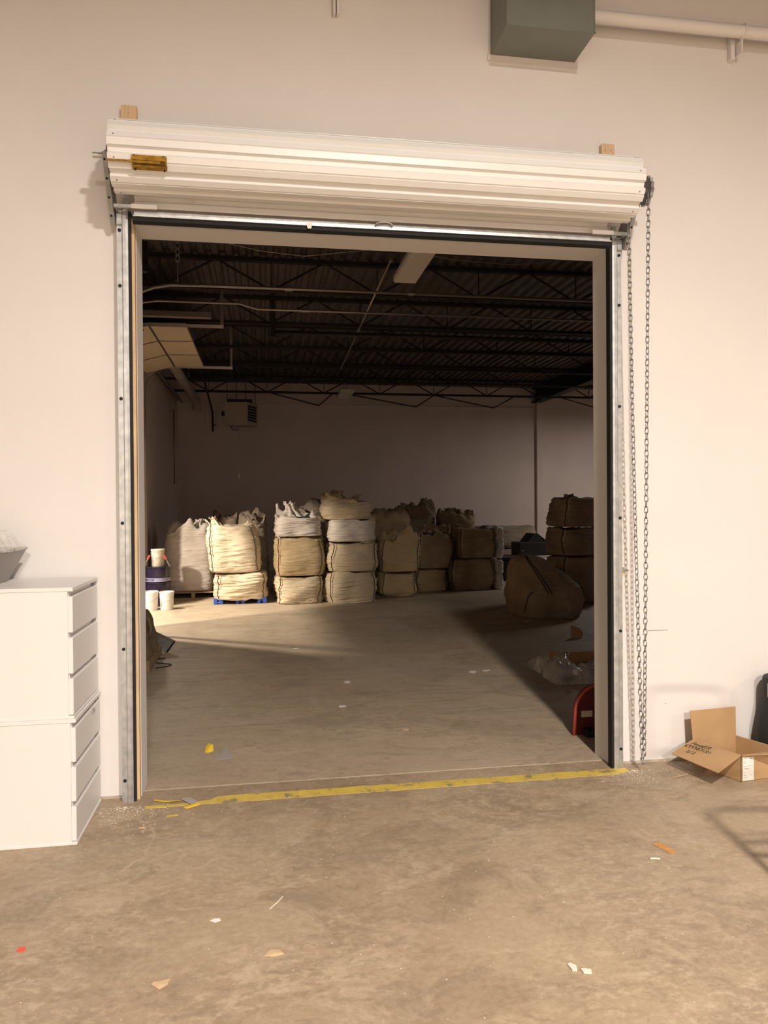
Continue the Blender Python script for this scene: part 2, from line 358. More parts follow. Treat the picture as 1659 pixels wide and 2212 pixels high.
# coil: corrugated sheet wrapped round the axle
g = G(); NR = 10; ring = []
for k in range(NR):
    a0 = 2*PI*k/NR + 0.28
    for da, dr in ((0.0, -0.003), (0.05, 0.015), (0.22, 0.018), (0.238, 0.012), (0.262, 0.012), (0.28, 0.018), (0.45, 0.015), (0.50, -0.003)):
        a = a0+da; r = CR+dr; ring.append((CY+r*math.cos(a), CZ+r*math.sin(a)))
m = len(ring)
for xx in (CX0, CX1): g.v += [(xx, p, q) for p, q in ring]
g.f += [(k, (k+1) % m, m+(k+1) % m, m+k) for k in range(m)]
ring2 = [(CY+0.125*math.cos(2*PI*k/m), CZ+0.125*math.sin(2*PI*k/m)) for k in range(m)]
for xx in (CX0, CX1): g.v += [(xx, p, q) for p, q in ring2]
g.f += [(k, 2*m+k, 2*m+(k+1) % m, (k+1) % m) for k in range(m)]
g.f += [(m+k, m+(k+1) % m, 3*m+(k+1) % m, 3*m+k) for k in range(m)]
coil = obj('coil', g, 'white_steel', rd, smooth='auto')
for k in range(NR):     # rivets at both ends of the ribs that face the hall
    a = 2*PI*k/NR+0.28+0.16
    if math.cos(a) > 0.15: continue
    for xx in (CX0+0.03, CX1-0.03):
        pc = Vector((xx, CY+(CR+0.0155)*math.cos(a), CZ+(CR+0.0155)*math.sin(a))); nn = Vector((0, math.cos(a), math.sin(a)))
        obj('rivet', G().cyl(pc, pc+nn*0.003, 0.004, n=8), 'galv_dull', coil)
obj('drum_wheel', G().cyl((0.02, CY, CZ), (0.03, CY, CZ), 0.124, n=24), 'black', rd)
obj('drum_wheel', G().cyl((2.636, CY, CZ), (2.646, CY, CZ), 0.124, n=24), 'black', rd)
obj('axle', G().cyl((-0.10, CY, CZ), (2.80, CY, CZ), 0.0135, n=14), 'galv', rd, smooth='auto')
# hanging curtain: corrugated sheet from the back of the coil to the bottom bar
prof = []; z = 3.20; yc = -0.022
while z > 2.995:
    prof += [(yc, z), (yc-0.012, z-0.010), (yc-0.014, z-0.034), (yc-0.009, z-0.038), (yc-0.014, z-0.042), (yc-0.012, z-0.062), (yc, z-0.070)]; z -= 0.078
prof = [(p, q) for p, q in prof if q > 2.985]
g = G()
for xx in (0.068, 2.604): g.v += [(xx, p, q) for p, q in prof]
m = len(prof); g.f += [(k, k+1, m+k+1, m+k) for k in range(m-1)]
cu = obj('curtain', g, 'white_steel', rd, smooth='auto')
obj('sticker', G().box(0.335, 0.362, yc-0.0165, yc-0.0145, 3.045, 3.09), 'paper', cu)
obj('bottom_bar', G().bbox(0.066, 2.612, -0.05, -0.012, 2.952, 2.985, 0.004).box(0.066, 2.612, -0.062, -0.05, 2.952, 2.958), 'galv', rd)
obj('bottom_seal', G().extrude([(-0.05, 2.951), (-0.054, 2.932), (-0.035, 2.920), (-0.012, 2.930), (-0.012, 2.951)], 'x', 0.062, 2.616), 'black', rd)
hp = [(1.335+0.045*math.cos(PI*k/10), -0.062-0.016*math.sin(PI*k/10), 2.972+0.013*math.sin(PI*k/10)) for k in range(11)]
obj('pull_handle', G().tube(hp, 0.0045, 6), 'galv', rd, smooth=True)
obj('tape_scrap', G().sheet([(0.925, -0.064, 2.962), (0.96, -0.064, 2.965), (0.952, -0.066, 2.935), (0.935, -0.066, 2.933)], (0, -1, 0), 0.001), 'paper', rd)
# slide latch with yellow zinc plate, on the coil face
la = PI*1.17
def on_coil(x, a, r): return Vector((x, CY+r*math.cos(a), CZ+r*math.sin(a)))
def patch(x0, x1, a0, a1, r0, r1, n=4):
    g = G()
    for i in range(n+1):
        a = a0+(a1-a0)*i/n
        for x, r in ((x0, r0), (x1, r0), (x1, r1), (x0, r1)): g.v.append(on_coil(x, a, r))
    for i in range(n):
        b = i*4
        for k in range(4): g.f.append((b+k, b+(k+1) % 4, b+4+(k+1) % 4, b+4+k))
    g.f += [(3, 2, 1, 0), (n*4, n*4+1, n*4+2, n*4+3)]; return g
lt = obj('slide_latch', patch(0.105, 0.262, la-0.19, la+0.19, CR+0.018, CR+0.023), 'brass', rd)
obj('latch_rail', patch(0.104, 0.264, la-0.16, la-0.07, CR+0.023, CR+0.036), 'brass', lt)
obj('latch_rail', patch(0.104, 0.264, la+0.05, la+0.10, CR+0.023, CR+0.036), 'brass', lt)
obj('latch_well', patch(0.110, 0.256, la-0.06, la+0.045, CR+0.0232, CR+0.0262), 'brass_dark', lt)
obj('latch_bolt', patch(-0.004, 0.235, la-0.055, la+0.0, CR+0.0265, CR+0.034), 'brass', lt)
for x_, a_ in ((0.118, -0.17), (0.25, -0.17), (0.118, 0.17), (0.25, 0.17)):
    p0 = on_coil(x_, la+a_, CR+0.022); obj('latch_screw', G().cyl(p0, on_coil(x_, la+a_, CR+0.0325), 0.004, n=8), 'black', lt)
# end brackets: bent plate from the wall with perforated angle
for sgn, xb in ((-1, -0.030), (1, 2.705)):
    g = G().extrude([(0.069, 2.93), (-0.015, 2.93), (-0.205, 3.20), (-0.195, 3.235), (-0.14, 3.235), (0.069, 3.02)], 'x', xb-0.0025, xb+0.0025)
    br = obj('end_bracket', g, 'galv_dull', rd)
    e = 0.02*sgn
    obj('bracket_flange', G().extrude([(-0.012, 2.926), (-0.206, 3.198), (-0.209, 3.196), (-0.015, 2.924)], 'x', min(xb, xb+e), max(xb, xb+e)), 'galv_dull', br)
    for q in range(4):
        f_ = 0.12+0.26*q; pc = Vector((xb+e*0.55, -0.0145-0.194*f_, 2.9235+0.2725*f_))
        obj('slot_hole', G().cyl(pc, pc+Vector((0, -0.0016, -0.0012)), 0.006, n=8), 'black', br)
    obj('bearing', G().cyl((xb-0.014, CY, CZ), (xb+0.014, CY, CZ), 0.026, n=14), 'galv_dull', br)
# chain wheel beside the coil
g = G(); NT = 14
pr = [(0.0785 if k % 2 else 0.068) for k in range(NT*2)]
cw = [(CY+pr[k]*math.cos(PI*k/NT), CZ+pr[k]*math.sin(PI*k/NT)) for k in range(NT*2)]
obj('chain_wheel', G().extrude(cw, 'x', 2.752, 2.768), 'galv_dull', rd)
# guides
for sgn, xo in ((1, -0.024), (-1, 2.700)):
    def X(d): return xo+sgn*d
    p = [(0, 0.068), (0, 0.002), (0.027, 0.002), (0.027, -0.006), (0.031, -0.008), (0.046, -0.008), (0.056, -0.003), (0.058, 0.03), (0.055, 0.03), (0.053, 0.0), (0.045, -0.004), (0.033, -0.003), (0.031, 0.006), (0.003, 0.006), (0.003, 0.068)]
    poly = [(X(a), b) for a, b in p]
    gd = obj('side_guide', G().extrude(poly, 'z', 0.0, 3.0), 'galv', rd)
    for zz in (0.11, 0.78, 1.42, 2.05, 2.62, 2.90):
        obj('bolt_head', G().cyl((X(0.014), 0.003, zz), (X(0.014), -0.003, zz), 0.0085, n=10), 'black', gd)
    obj('guide_slot', G().box(min(X(0.0585), X(0.068)), max(X(0.0585), X(0.068)), 0.004, 0.05, 0.0, 3.0), 'black', rd)
    obj('guide_clip', G().bbox(min(X(0.0), X(0.03)), max(X(0.0), X(0.03)), -0.012, 0.004, 2.925, 2.985, 0.003), 'galv', gd)
    obj('stop_bar', G().bbox(min(X(0.0), X(0.205)), max(X(0.0), X(0.205)), -0.078, -0.066, 2.985, 3.004, 0.002), 'galv', rd)
    obj('stop_pad', G().bbox(min(X(0.085), X(0.21)), max(X(0.085), X(0.21)), -0.083, -0.077, 2.983, 3.006, 0.002), 'white_steel', rd)
    obj('stop_arm', G().box(min(X(0.004), X(0.012)), max(X(0.004), X(0.012)), -0.072, 0.004, 2.987, 3.0), 'galv', rd)
    obj('guide_flare', G().extrude([(X(0.036), -0.01), (X(0.058), -0.004), (X(0.058), 0.004), (X(0.036), -0.002)], 'z', 3.0, 3.06), 'galv', gd)
# cord anchor with a yellow tag by the chain side guide
t = thing('chain_keeper', 'small metal chain keeper with yellow tip on the wall beside the chain', 'chain keeper', (2.735, 0.07, 1.09))
obj('plate', G().bbox(2.722, 2.738, 0.05, 0.068, 1.105, 1.135, 0.002), 'galv_dull', t)
obj('hook', G().tube([(2.735, 0.055, 1.115), (2.748, 0.045, 1.122), (2.758, 0.04, 1.115)], 0.004, 6), 'galv_dull', t)
obj('tip', G().cyl((2.728, 0.06, 1.104), (2.728, 0.06, 1.088), 0.007, n=8), 'yellow_new', t)

# hand chain: every link its own piece
ch = thing('hand_chain', 'zinc hand chain hanging in a long loop beside the side guide', 'chain', (2.77, -0.1, 0.07))
lp = []
for k in range(8):
    a = 2*PI*k/8; lp.append((0.0085*math.cos(a), 0, 0.0085*math.sin(a)+(0.0095 if math.sin(a) > 0.01 else -0.0095 if math.sin(a) < -0.01 else 0)))
gl = G().tube([(a*1.15, b, c*1.08) for a, b, c in lp], 0.0028, 5, closed=True)
lme = bpy.data.meshes.new('chain_link'); lme.from_pydata(gl.v, [], gl.f); lme.materials.append(M_['chainm'])
lme.polygons.foreach_set('use_smooth', [True]*len(lme.polygons))
def strand(p0, p1, bow=0.0, phase=0):
    p0, p1 = Vector(p0), Vector(p1); n = int((p0-p1).length/0.0305)
    for k in range(n):
        f_ = (k+0.5)/n; p = p0.lerp(p1, f_)+Vector((bow*math.sin(PI*f_), 0, 0)); l = bpy.data.objects.new('chain_link', lme)
        COL.objects.link(l); l.parent = ch; l.location = p-ORG[ch.name]
        l.rotation_euler = (0, random.uniform(-0.05, 0.05), 0.55+(PI/2 if k % 2 else 0)+random.uniform(-0.2, 0.2)+0.15*math.sin(f_*9+phase))
CHY = -0.085
strand((2.700, CHY-0.0, 3.12), (2.768, CHY, 0.10), -0.006)
strand((2.748, CHY-0.13, 3.17), (2.776, CHY-0.01, 0.10), 0.0, 2)
for k in range(2):
    l = bpy.data.objects.new('chain_link', lme); COL.objects.link(l); l.parent = ch; l.location = Vector((2.772, CHY, 0.088-0.022*k))-ORG[ch.name]; l.rotation_euler = (0.3, 0.5, 0.4+1.5*k)

# ------------------------------------------------------------------ duct and pipe above
t = thing('supply_duct', 'grey-green sheet metal duct against the wall above the opening', 'duct', (2.2, -0.07, 3.995))
dg = G(); dg.box(1.965, 2.452, -0.208, 0.069, 3.995, HZ); obj('casing', dg, 'duct', t)
obj('wall_flange', G().box(1.945, 2.475, 0.058, 0.0695, 3.965, 3.996), 'wall', t)
for xx in (1.9655, 2.4475): obj('seam_edge', G().box(xx-0.003, xx+0.003, -0.211, -0.205, 3.993, HZ), 'duct', t)
obj('seam_edge', G().box(1.962, 2.455, -0.211, -0.205, 3.991, 3.997), 'duct', t)
t = thing('wall_pipe', 'thick cream painted pipe running level along the top of the wall', 'pipe', (3.5, -0.05, 4.12))
obj('pipe', G().cyl((2.453, -0.03, 4.205), (HX1, -0.03, 4.225), 0.034, n=24), 'wall', t, smooth='auto')
obj('clamp', G().tube([(3.44+0*k, -0.03+0.037*math.cos(2*PI*k/14), 4.2085+0.037*math.sin(2*PI*k/14)) for k in range(14)], 0.006, 6, closed=True), 'wall', t)
obj('strut', G().bbox(3.405, 3.432, 0.03, 0.07, 4.085, 4.25, 0.003), 'wall', t)
obj('strut', G().bbox(3.437, 3.448, -0.02, 0.069, 4.10, 4.172, 0.002), 'wall', t)
t = thing('wall_strut', 'short painted strut end hanging down at the top of the wall', 'bracket', (1.10, 0.06, 4.13))
obj('strut', G().bbox(1.085, 1.098, 0.03, 0.07, 4.12, 4.5, 0.002), 'wall', t); obj('strut', G().bbox(1.104, 1.118, 0.03, 0.07, 4.12, 4.5, 0.002), 'wall', t)
obj('saddle', G().bbox(1.085, 1.118, 0.02, 0.032, 4.2, 4.24, 0.002), 'wall', t)

# ------------------------------------------------------------------ stacked white drawer units
def unit(z0, z1, x1, dx, lab):
    t = thing('drawer_unit', lab, 'drawer unit', (x1-0.4, -0.2, z0), 'stacked drawer units')
    X0, Y0, Y1 = x1-0.80, -0.455+dx, 0.045+dx
    c = G(); c.box(X0, x1-0.02, Y0, Y0+0.016, z0+0.012, z1-0.018).box(X0, x1-0.02, Y1-0.016, Y1, z0+0.012, z1-0.018).box(X0, X0+0.016, Y0+0.016, Y1-0.016, z0+0.012, z1-0.018)
    c.box(X0+0.016, x1-0.032, Y0+0.016, Y1-0.016, z0+0.03, z1-0.03)
    obj('carcass', c, 'melamine', t)
    obj('top_panel', G().bbox(X0-0.004, x1+0.003, Y0-0.003, Y1+0.002, z1-0.018, z1, 0.002), 'melamine', t)
    obj('base_panel', G().bbox(X0, x1+0.004, Y0-0.002, Y1, z0, z0+0.013, 0.002), 'melamine', t)
    hh = (z1-z0-0.034)/3
    for k in range(3):
        zb = z0+0.015+hh*k
        d = obj('drawer', G().bbox(x1-0.022, x1, Y0+0.004, Y1-0.004, zb, zb+hh-0.022, 0.003), 'melamine', t)
        obj('finger_rail', G().box(x1-0.032, x1-0.018, Y0+0.016, Y1-0.016, zb+hh-0.022, zb+hh-0.002), 'melamine', d)
        for q in (0.035, 0.047): obj('runner_pin', G().box(x1-0.018, x1-0.008, Y1-q-0.004, Y1-q, zb+hh-0.021, zb+hh-0.003), 'galv_dull', d)
    return t
lo = unit(0.0, 0.562, -0.138, 0.0, 'lower white drawer unit of the stack on the floor beside the opening')
hi = unit(0.562, 1.146, -0.146, 0.004, 'upper white drawer unit of the stack with an empty white top')

# marker strokes: list of polylines in a unit square
STROKE = {
 'A': [[(0, 0), (0.45, 1), (0.8, 0)], [(0.15, 0.35), (0.7, 0.38)]],
 'm': [[(0, 0), (0.05, 0.6)], [(0.05, 0.4), (0.2, 0.6), (0.32, 0.5), (0.34, 0)], [(0.34, 0.4), (0.52, 0.6), (0.64, 0.5), (0.68, 0)]],
 'a': [[(0.6, 0.55), (0.3, 0.6), (0.05, 0.3), (0.25, 0), (0.55, 0.2), (0.6, 0.58), (0.64, 0.05), (0.75, 0)]],
 'R': [[(0.05, 0), (0.1, 0.8), (0.5, 0.85), (0.55, 0.6), (0.15, 0.4), (0.65, 0)]],
 '6': [[(0.5, 1), (0.1, 0.5), (0.15, 0.05), (0.5, 0.02), (0.6, 0.3), (0.3, 0.45), (0.1, 0.3)]],
 '8': [[(0.55, 0.8), (0.3, 0.95), (0.1, 0.75), (0.5, 0.4), (0.5, 0.1), (0.2, 0), (0.1, 0.25), (0.55, 0.8)]],
 '9': [[(0.55, 0.8), (0.25, 0.95), (0.08, 0.7), (0.3, 0.5), (0.55, 0.8), (0.5, 0.3), (0.4, 0)]],
 '7': [[(0.05, 0.9), (0.55, 0.9), (0.25, 0)]],
 '1': [[(0.25, 0.9), (0.28, 0)]],
 '2': [[(0.08, 0.8), (0.3, 0.98), (0.5, 0.75), (0.1, 0.05), (0.6, 0.1)]],
 '/': [[(0.0, -0.05), (0.5, 1.0)]],
 'D': [[(0.1, 0), (0.12, 0.9), (0.5, 0.8), (0.6, 0.4), (0.4, 0.02), (0.05, 0.02)]],
 'r': [[(0.05, 0), (0.08, 0.6)], [(0.08, 0.45), (0.25, 0.6), (0.42, 0.55)]],
 'y': [[(0.05, 0.6), (0.25, 0.2)], [(0.5, 0.6), (0.15, -0.35)]],
 ' ': []}
def write(name, text, o, ex, ey, nrm, size, m, parent, rad=0.0012, adv=0.72):
    g = G(); o, ex, ey, nrm = Vector(o), Vector(ex).normalized(), Vector(ey).normalized(), Vector(nrm).normalized(); x = 0.0
    for c in text:
        for pl in STROKE[c]:
            g.tube([o+ex*((p+x)*size)+ey*(q*size)+nrm*0.0012 for p, q in pl], rad, 5)
        x += adv
    return obj(name, g, m, parent)
write('marker_writing', 'Dmy', (-0.1375, -0.13, 0.49), (0, 1, 0.0), (0, 0, 1), (1, 0, 0), 0.034, 'inkgrey', lo, 0.0008)

# tray with bubble film at the left end of the upper unit
t = thing('wrapped_tray', 'grey tray wrapped in clear crumpled plastic on top of the drawer stack', 'tray', (-0.66, -0.25, 1.1475))
g = G(); base = [(-0.86, -0.40), (-0.53, -0.40), (-0.53, -0.08), (-0.86, -0.08)]; top = [(-0.98, -0.43), (-0.452, -0.43), (-0.452, -0.05), (-0.98, -0.05)]
g.add([(a, b, 1.1475) for a, b in base]+[(a, b, 1.302) for a, b in top], [(3, 2, 1, 0), (0, 1, 5, 4), (1, 2, 6, 5), (2, 3, 7, 6), (3, 0, 4, 7), (4, 5, 6, 7)])
obj('tray', g, 'greyplastic', t)
obj('rim', G().tube([(a, b, 1.304) for a, b in top], 0.006, 6, closed=True), 'greyplastic', t)
g = G(); n1, n2 = 28, 16
for i in range(n1+1):
    for k in range(n2+1):
        u, v = i/n1, k/n2; x = -0.99+0.545*u; y = -0.435+0.39*v
        e = min(u, 1-u, v, 1-v); h = 0.09*min(1, e*6)**0.6+0.045*abs(nz(u*7, v*6, 3.1))+0.03*nz(u*15, v*14, 1)
        g.v.append((x+0.012*nz(u*9, v*9, 8), y, 1.300+max(-0.004, h*min(1, e*10+0.25))))
for i in range(n1):
    for k in range(n2): b = i*(n2+1)+k; g.f.append((b, b+n2+1, b+n2+2, b+1))
obj('bubble_film', g, 'film_b', t)

# ------------------------------------------------------------------ open cardboard box
H = 0.145; N_ = Vector((3.213, -0.318, 0)); Lc = Vector((3.108, -0.030, 0)); e1 = Vector((0.295, 0.035, 0)); Fc = Lc+e1; Rc = N_+e1*1.0
bx = thing('cardboard_box', 'open cardboard carton with marker writing on its flap against the wall', 'box', (3.3, -0.17, 0))
T = 0.005; zz = Vector((0, 0, H))
cen = (N_+Fc)/2
def wallp(a, b):
    nn = (cen-(a+b)/2).normalized(); return [a, b, b+zz, a+zz], nn
g = G()
for a, b in ((N_, Lc), (Lc, Fc), (Fc, Rc), (Rc, N_)):
    p, nn = wallp(a, b); g.sheet(p, nn, T)
g.sheet([N_+Vector((0, 0, 0.002)), Rc+Vector((0, 0, 0.002)), Fc+Vector((0, 0, 0.002)), Lc+Vector((0, 0, 0.002))], (0, 0, 1), T)
obj('carton_body', g, 'card', bx)
fl = [N_+zz, Lc+zz, Vector((2.955, -0.068, 0.088)), Vector((3.03, -0.388, 0.086))]
fn = (fl[1]-fl[0]).cross(fl[3]-fl[0]).normalized(); fn = fn if fn.z > 0 else -fn
lf = obj('flap', G().sheet(fl, fn, 0.004), 'card', bx)
obj('flap', G().sheet([Lc+zz, Fc+zz, Fc+zz+Vector((0.006, 0.012, 0.165)), Lc+zz+Vector((-0.006, 0.018, 0.163))], (0, -1, 0), 0.004), 'card', bx)
g = G()   # front flap, bent, falling outwards over the front face
a, b = N_+zz, Rc+zz; out = Vector((0.12, -0.99, 0)).normalized(); n1 = 8
for i in range(n1+1):
    f_ = i/n1; p = a.lerp(b, f_); q = p+out*(0.055+0.05*math.sin(f_*PI*0.5))+Vector((0, 0, 0.012+0.028*f_*f_))
    r_ = p+out*(0.06+0.085*f_)+Vector((0, 0, 0.0-0.01*f_))
    r_ = p.lerp(q, min(1, 0.12+f_*1.6)) if f_ < 0.6 else q
    g.v += [p, r_, p+Vector((0, 0, 0.004)), r_+Vector((0, 0, 0.004))]
for i in range(n1):
    b0 = i*4; g.f += [(b0, b0+1, b0+5, b0+4), (b0+2, b0+6, b0+7, b0+3), (b0+1, b0+3, b0+7, b0+5), (b0, b0+4, b0+6, b0+2)]
obj('flap', g, 'card', bx)
obj('flap', G().sheet([Fc+zz, Rc+zz, Rc+zz+Vector((0.02, -0.004, -0.125)), Fc+zz+Vector((0.02, 0.0, -0.125))], (1, 0, 0), 0.004), 'card', bx)
fe = (Rc-N_).normalized(); fno = Vector((fe.y, -fe.x, 0))
s0 = N_+fe*0.008+fno*0.001
lb = obj('shipping_label', G().sheet([s0+Vector((0, 0, 0.008)), s0+fe*0.072+Vector((0, 0, 0.008)), s0+fe*0.072+Vector((0, 0, 0.132)), s0+Vector((0, 0, 0.132))], fno, 0.0008), 'paper', bx)
for zq, x0q, x1q, hq in ((0.122, 0.045, 0.066, 0.005), (0.126, 0.006, 0.03, 0.002), (0.108, 0.004, 0.018, 0.002), (0.1, 0.004, 0.015, 0.002), (0.085, 0.002, 0.07, 0.0015), (0.074, 0.01, 0.034, 0.002), (0.07, 0.016, 0.045, 0.002), (0.05, 0.006, 0.012, 0.002), (0.035, 0.004, 0.02, 0.002), (0.035, 0.05, 0.057, 0.002), (0.024, 0.004, 0.03, 0.002), (0.016, 0.004, 0.034, 0.0012)):
    q = s0+fno*0.0009
    obj('print_line', G().sheet([q+fe*x0q+Vector((0, 0, zq)), q+fe*x1q+Vector((0, 0, zq)), q+fe*x1q+Vector((0, 0, zq+hq)), q+fe*x0q+Vector((0, 0, zq+hq))], fno, 0.0003), 'inkgrey', lb)
# writing on the left flap: baseline runs along the hinge, top of letters toward the hinge
ex = (fl[0]-fl[1]).normalized(); ey = -(fl[2]-fl[1]).normalized(); fo = fl[1]+fn*0.0045
write('marker_writing', 'AmaRR', fo+ex*0.025-ey*0.045, ex, ey, fn, 0.032, 'ink', lf, 0.0012, 0.78)
write('marker_writing', '6999871R1', fo+ex*0.008-ey*0.078, ex, ey, fn, 0.027, 'ink', lf, 0.0012, 0.70)
write('marker_writing', '2/2', fo+ex*0.055-ey*0.122, ex, ey, fn, 0.026, 'ink', lf, 0.0011, 0.7)

# black canister at the right edge
t = thing('canister', 'matte black narrow-necked canister at the wall behind the cardboard carton', 'canister', (3.665, -0.08, 0))
obj('body', G().lathe([(0.0, 0.002), (0.15, 0.002), (0.155, 0.02), (0.158, 0.14), (0.155, 0.20), (0.142, 0.27), (0.128, 0.34), (0.126, 0.355)], (3.665, -0.08, 0), 32), 'cloudpaint', t, smooth='auto')
obj('neck', G().lathe([(0.126, 0.355), (0.124, 0.37), (0.122, 0.48), (0.116, 0.492), (0.0, 0.494)], (3.665, -0.08, 0), 32), 'cloudpaint', t, smooth='auto')
g = G()
for k in range(7):
    a = PI*1.02+k*0.10
    for z_ in (0.385, 0.465): g.v.append((3.665+0.1245*math.cos(a), -0.08+0.1245*math.sin(a), z_))
g.f += [(2*k, 2*k+1, 2*k+3, 2*k+2) for k in range(6)]
obj('label_sticker', g, 'bucket_d', t)

# hand truck just outside the picture whose shadow falls on the floor
t = thing('hand_truck', 'steel hand truck standing upright at the right, its rail shadow on the floor', 'hand truck', (2.9, -1.6, 0))
A_ = Vector((2.655, -1.60, 0)); B_ = Vector((3.10, -1.66, 0))
for P in (A_, B_): obj('rail', G().tube([P+Vector((0, 0, 0.03)), P+Vector((0, 0, 1.04)), P+Vector((0, 0, 1.085)) + (B_-A_)*(0.06 if P is A_ else -0.06), P+Vector((0, 0, 1.10))+(B_-A_)*(0.14 if P is A_ else -0.14)], 0.0135, 10), 'black', t)
obj('handle', G().cyl(A_+Vector((0, 0, 1.10))+(B_-A_)*0.14, B_+Vector((0, 0, 1.10))-(B_-A_)*0.14, 0.0135, n=10), 'black', t)
for z_ in (0.78, 0.65, 0.35): obj('crossbar', G().cyl(A_+Vector((0, 0, z_)), B_+Vector((0, 0, z_)), 0.012, n=8), 'black', t)
obj('toe_plate', G().box(2.70, 3.05, -1.58, -1.36, 0.0, 0.008), 'black', t)
for P in (A_, B_): obj('wheel', G().cyl(P+Vector((-0.02, -0.07, 0.10)), P+Vector((0.02, -0.07, 0.10)), 0.10, n=20), 'black', t)
obj('wheel_axle', G().cyl(A_+Vector((0, -0.07, 0.10)), B_+Vector((0, -0.07, 0.10)), 0.01, n=8), 'galv_dull', t)

# ------------------------------------------------------------------ yellow floor tape and floor litter
def scrap(name, pts, m, lab, cat, z=0.0005, th=0.0012, curl=0.0, group=None):
    g = G(); n = len(pts); cx = sum(p[0] for p in pts)/n; cy = sum(p[1] for p in pts)/n
    vs = [(x, y, z+curl*abs(nz(x*40, y*40, 2))) for x, y in pts]+[(cx, cy, z+curl*0.3)]
    vs += [(a, b, c+th) for a, b, c in vs]
    fs = [(k, n, (k+1) % n) for k in range(n)]+[(n+1+k, n+1+(k+1) % n, 2*n+1) for k in range(n)]+[(k, (k+1) % n, n+1+(k+1) % n, n+1+k) for k in range(n)]
    g.add(vs, fs); return tag(obj(name, g, m), lab, cat, group)
g = G(); top_, bot_ = [], []
NP = 90; x0_, x1_ = 0.10, 2.71
vs = []
for i in range(NP+1):
    f_ = i/NP; x = x0_+(x1_-x0_)*f_
    yb = -0.098+0.012*f_+0.006*nz(x*9, 0, 0)+0.004*nz(x*40, 0, 4); yt = -0.004+0.004*f_+0.006*nz(x*8, 5, 0)+0.005*nz(x*45, 3, 0)
    if f_ < 0.13: yt = yb+0.030+0.03*max(0, f_-0.09)/0.04
    if f_ > 0.95: yb += (f_-0.95)*0.6
    vs.append((x, yb, yt))
for i in range(NP):
    a, b = vs[i], vs[i+1]
    g.v += [(a[0], a[1], 0.0), (b[0], b[1], 0.0), (b[0], b[2], 0.0), (a[0], a[2], 0.0), (a[0], a[1], 0.0012), (b[0], b[1], 0.0012), (b[0], b[2], 0.0012), (a[0], a[2], 0.0012)]
    o = i*8; g.f += [(o+4, o+5, o+6, o+7), (o, o+1, o+5, o+4), (o+2, o+3, o+7, o+6)]
m = bpy.data.materials.new('worn_line'); N, L = nodes_of(m); b = N['Principled BSDF']; b.inputs['Roughness'].default_value = 0.6
tc = N.new('ShaderNodeTexCoord'); n1_ = N.new('ShaderNodeTexNoise'); n1_.inputs['Scale'].default_value = 9; n1_.inputs['Detail'].default_value = 9; n1_.inputs['Roughness'].default_value = 0.7
L.new(tc.outputs['Object'], n1_.inputs['Vector']); r_ = N.new('ShaderNodeValToRGB'); e = r_.color_ramp.elements
e[0].position = 0.415; e[0].color = (0.30, 0.235, 0.14, 1); e[1].position = 0.445; e[1].color = (0.60, 0.44, 0.10, 1)
q = e.new(0.60); q.color = (0.70, 0.52, 0.10, 1)
L.new(n1_.outputs['Fac'], r_.inputs['Fac']); L.new(r_.outputs[0], b.inputs['Base Color']); M_['line'] = m
tag(obj('floor_tape', g, 'line'), 'worn yellow tape line stuck across the floor of the opening', 'floor tape')
scrap('tape_strip', [(0.135, -0.022), (0.19, -0.045), (0.26, -0.05), (0.27, -0.035), (0.20, -0.03), (0.14, -0.006)], 'yellow_new', 'peeled yellow tape strip lying at the latch end of the tape line', 'tape', 0.0015, 0.002, 0.01)
scrap('tape_strip', [(0.29, -0.125), (0.36, -0.09), (0.368, -0.106), (0.305, -0.142)], 'yellow_new', 'bright yellow curled tape piece under the grey scrap on the tape line', 'tape', 0.0015, 0.004, 0.006)
scrap('grey_offcut', [(0.262, -0.02), (0.31, -0.005), (0.36, -0.085), (0.325, -0.10)], 'graypaper', 'grey cardboard offcut lying across the yellow tape line', 'offcut', 0.006, 0.002, 0.004)
scrap('tape_strip', [(0.22, -0.222), (0.275, -0.214), (0.276, -0.204), (0.222, -0.208)], 'yellow_new', 'small pale yellow tape sliver on the concrete in front of the tape line', 'tape', 0.0005, 0.0015, 0.002)
g = G(); cx, cy = 0.352, 0.735
g.add([(cx-0.022, cy-0.03, 0.001), (cx+0.0, cy-0.045, 0.002), (cx+0.03, cy-0.01, 0.002), (cx+0.025, cy+0.03, 0.03), (cx-0.005, cy+0.04, 0.035), (cx-0.02, cy+0.015, 0.02), (cx+0.004, cy-0.002, 0.028)], [(0, 1, 6), (1, 2, 6), (2, 3, 6), (3, 4, 6), (4, 5, 6), (5, 0, 6), (5, 4, 3, 2, 1, 0)])
tag(obj('paper_ball', g, 'yellow_new'), 'crumpled bright yellow scrap on the store floor near the opening', 'scrap')
scrap('paper_triangle', [(0.405, 0.565), (0.455, 0.562), (0.505, 0.575), (0.47, 0.70), (0.455, 0.78), (0.445, 0.79), (0.437, 0.68)], 'graypaper', 'grey torn triangle of paper on the store floor beside the yellow scrap', 'paper', 0.001, 0.0015, 0.004)
scrap('paper_scrap', [(-0.145, -1.25), (-0.13, -1.265), (-0.113, -1.252), (-0.12, -1.235), (-0.14, -1.232)], 'redscrap', 'tiny red paper scrap on the hall floor in front of the drawers', 'scrap')
scrap('wood_flake', [(0.335, -1.52), (0.36, -1.545), (0.385, -1.525), (0.39, -1.498), (0.36, -1.505), (0.34, -1.508)], 'chip', 'pale pointed wood flake on the hall floor nearest the camera', 'flake', 0.0005, 0.003, 0.004)
scrap('wood_flake', [(0.685, -1.43), (0.715, -1.435), (0.75, -1.43), (0.735, -1.405), (0.705, -1.40)], 'chip', 'pale half-round wood flake on the hall floor below the tape line', 'flake', 0.0005, 0.003, 0.004)
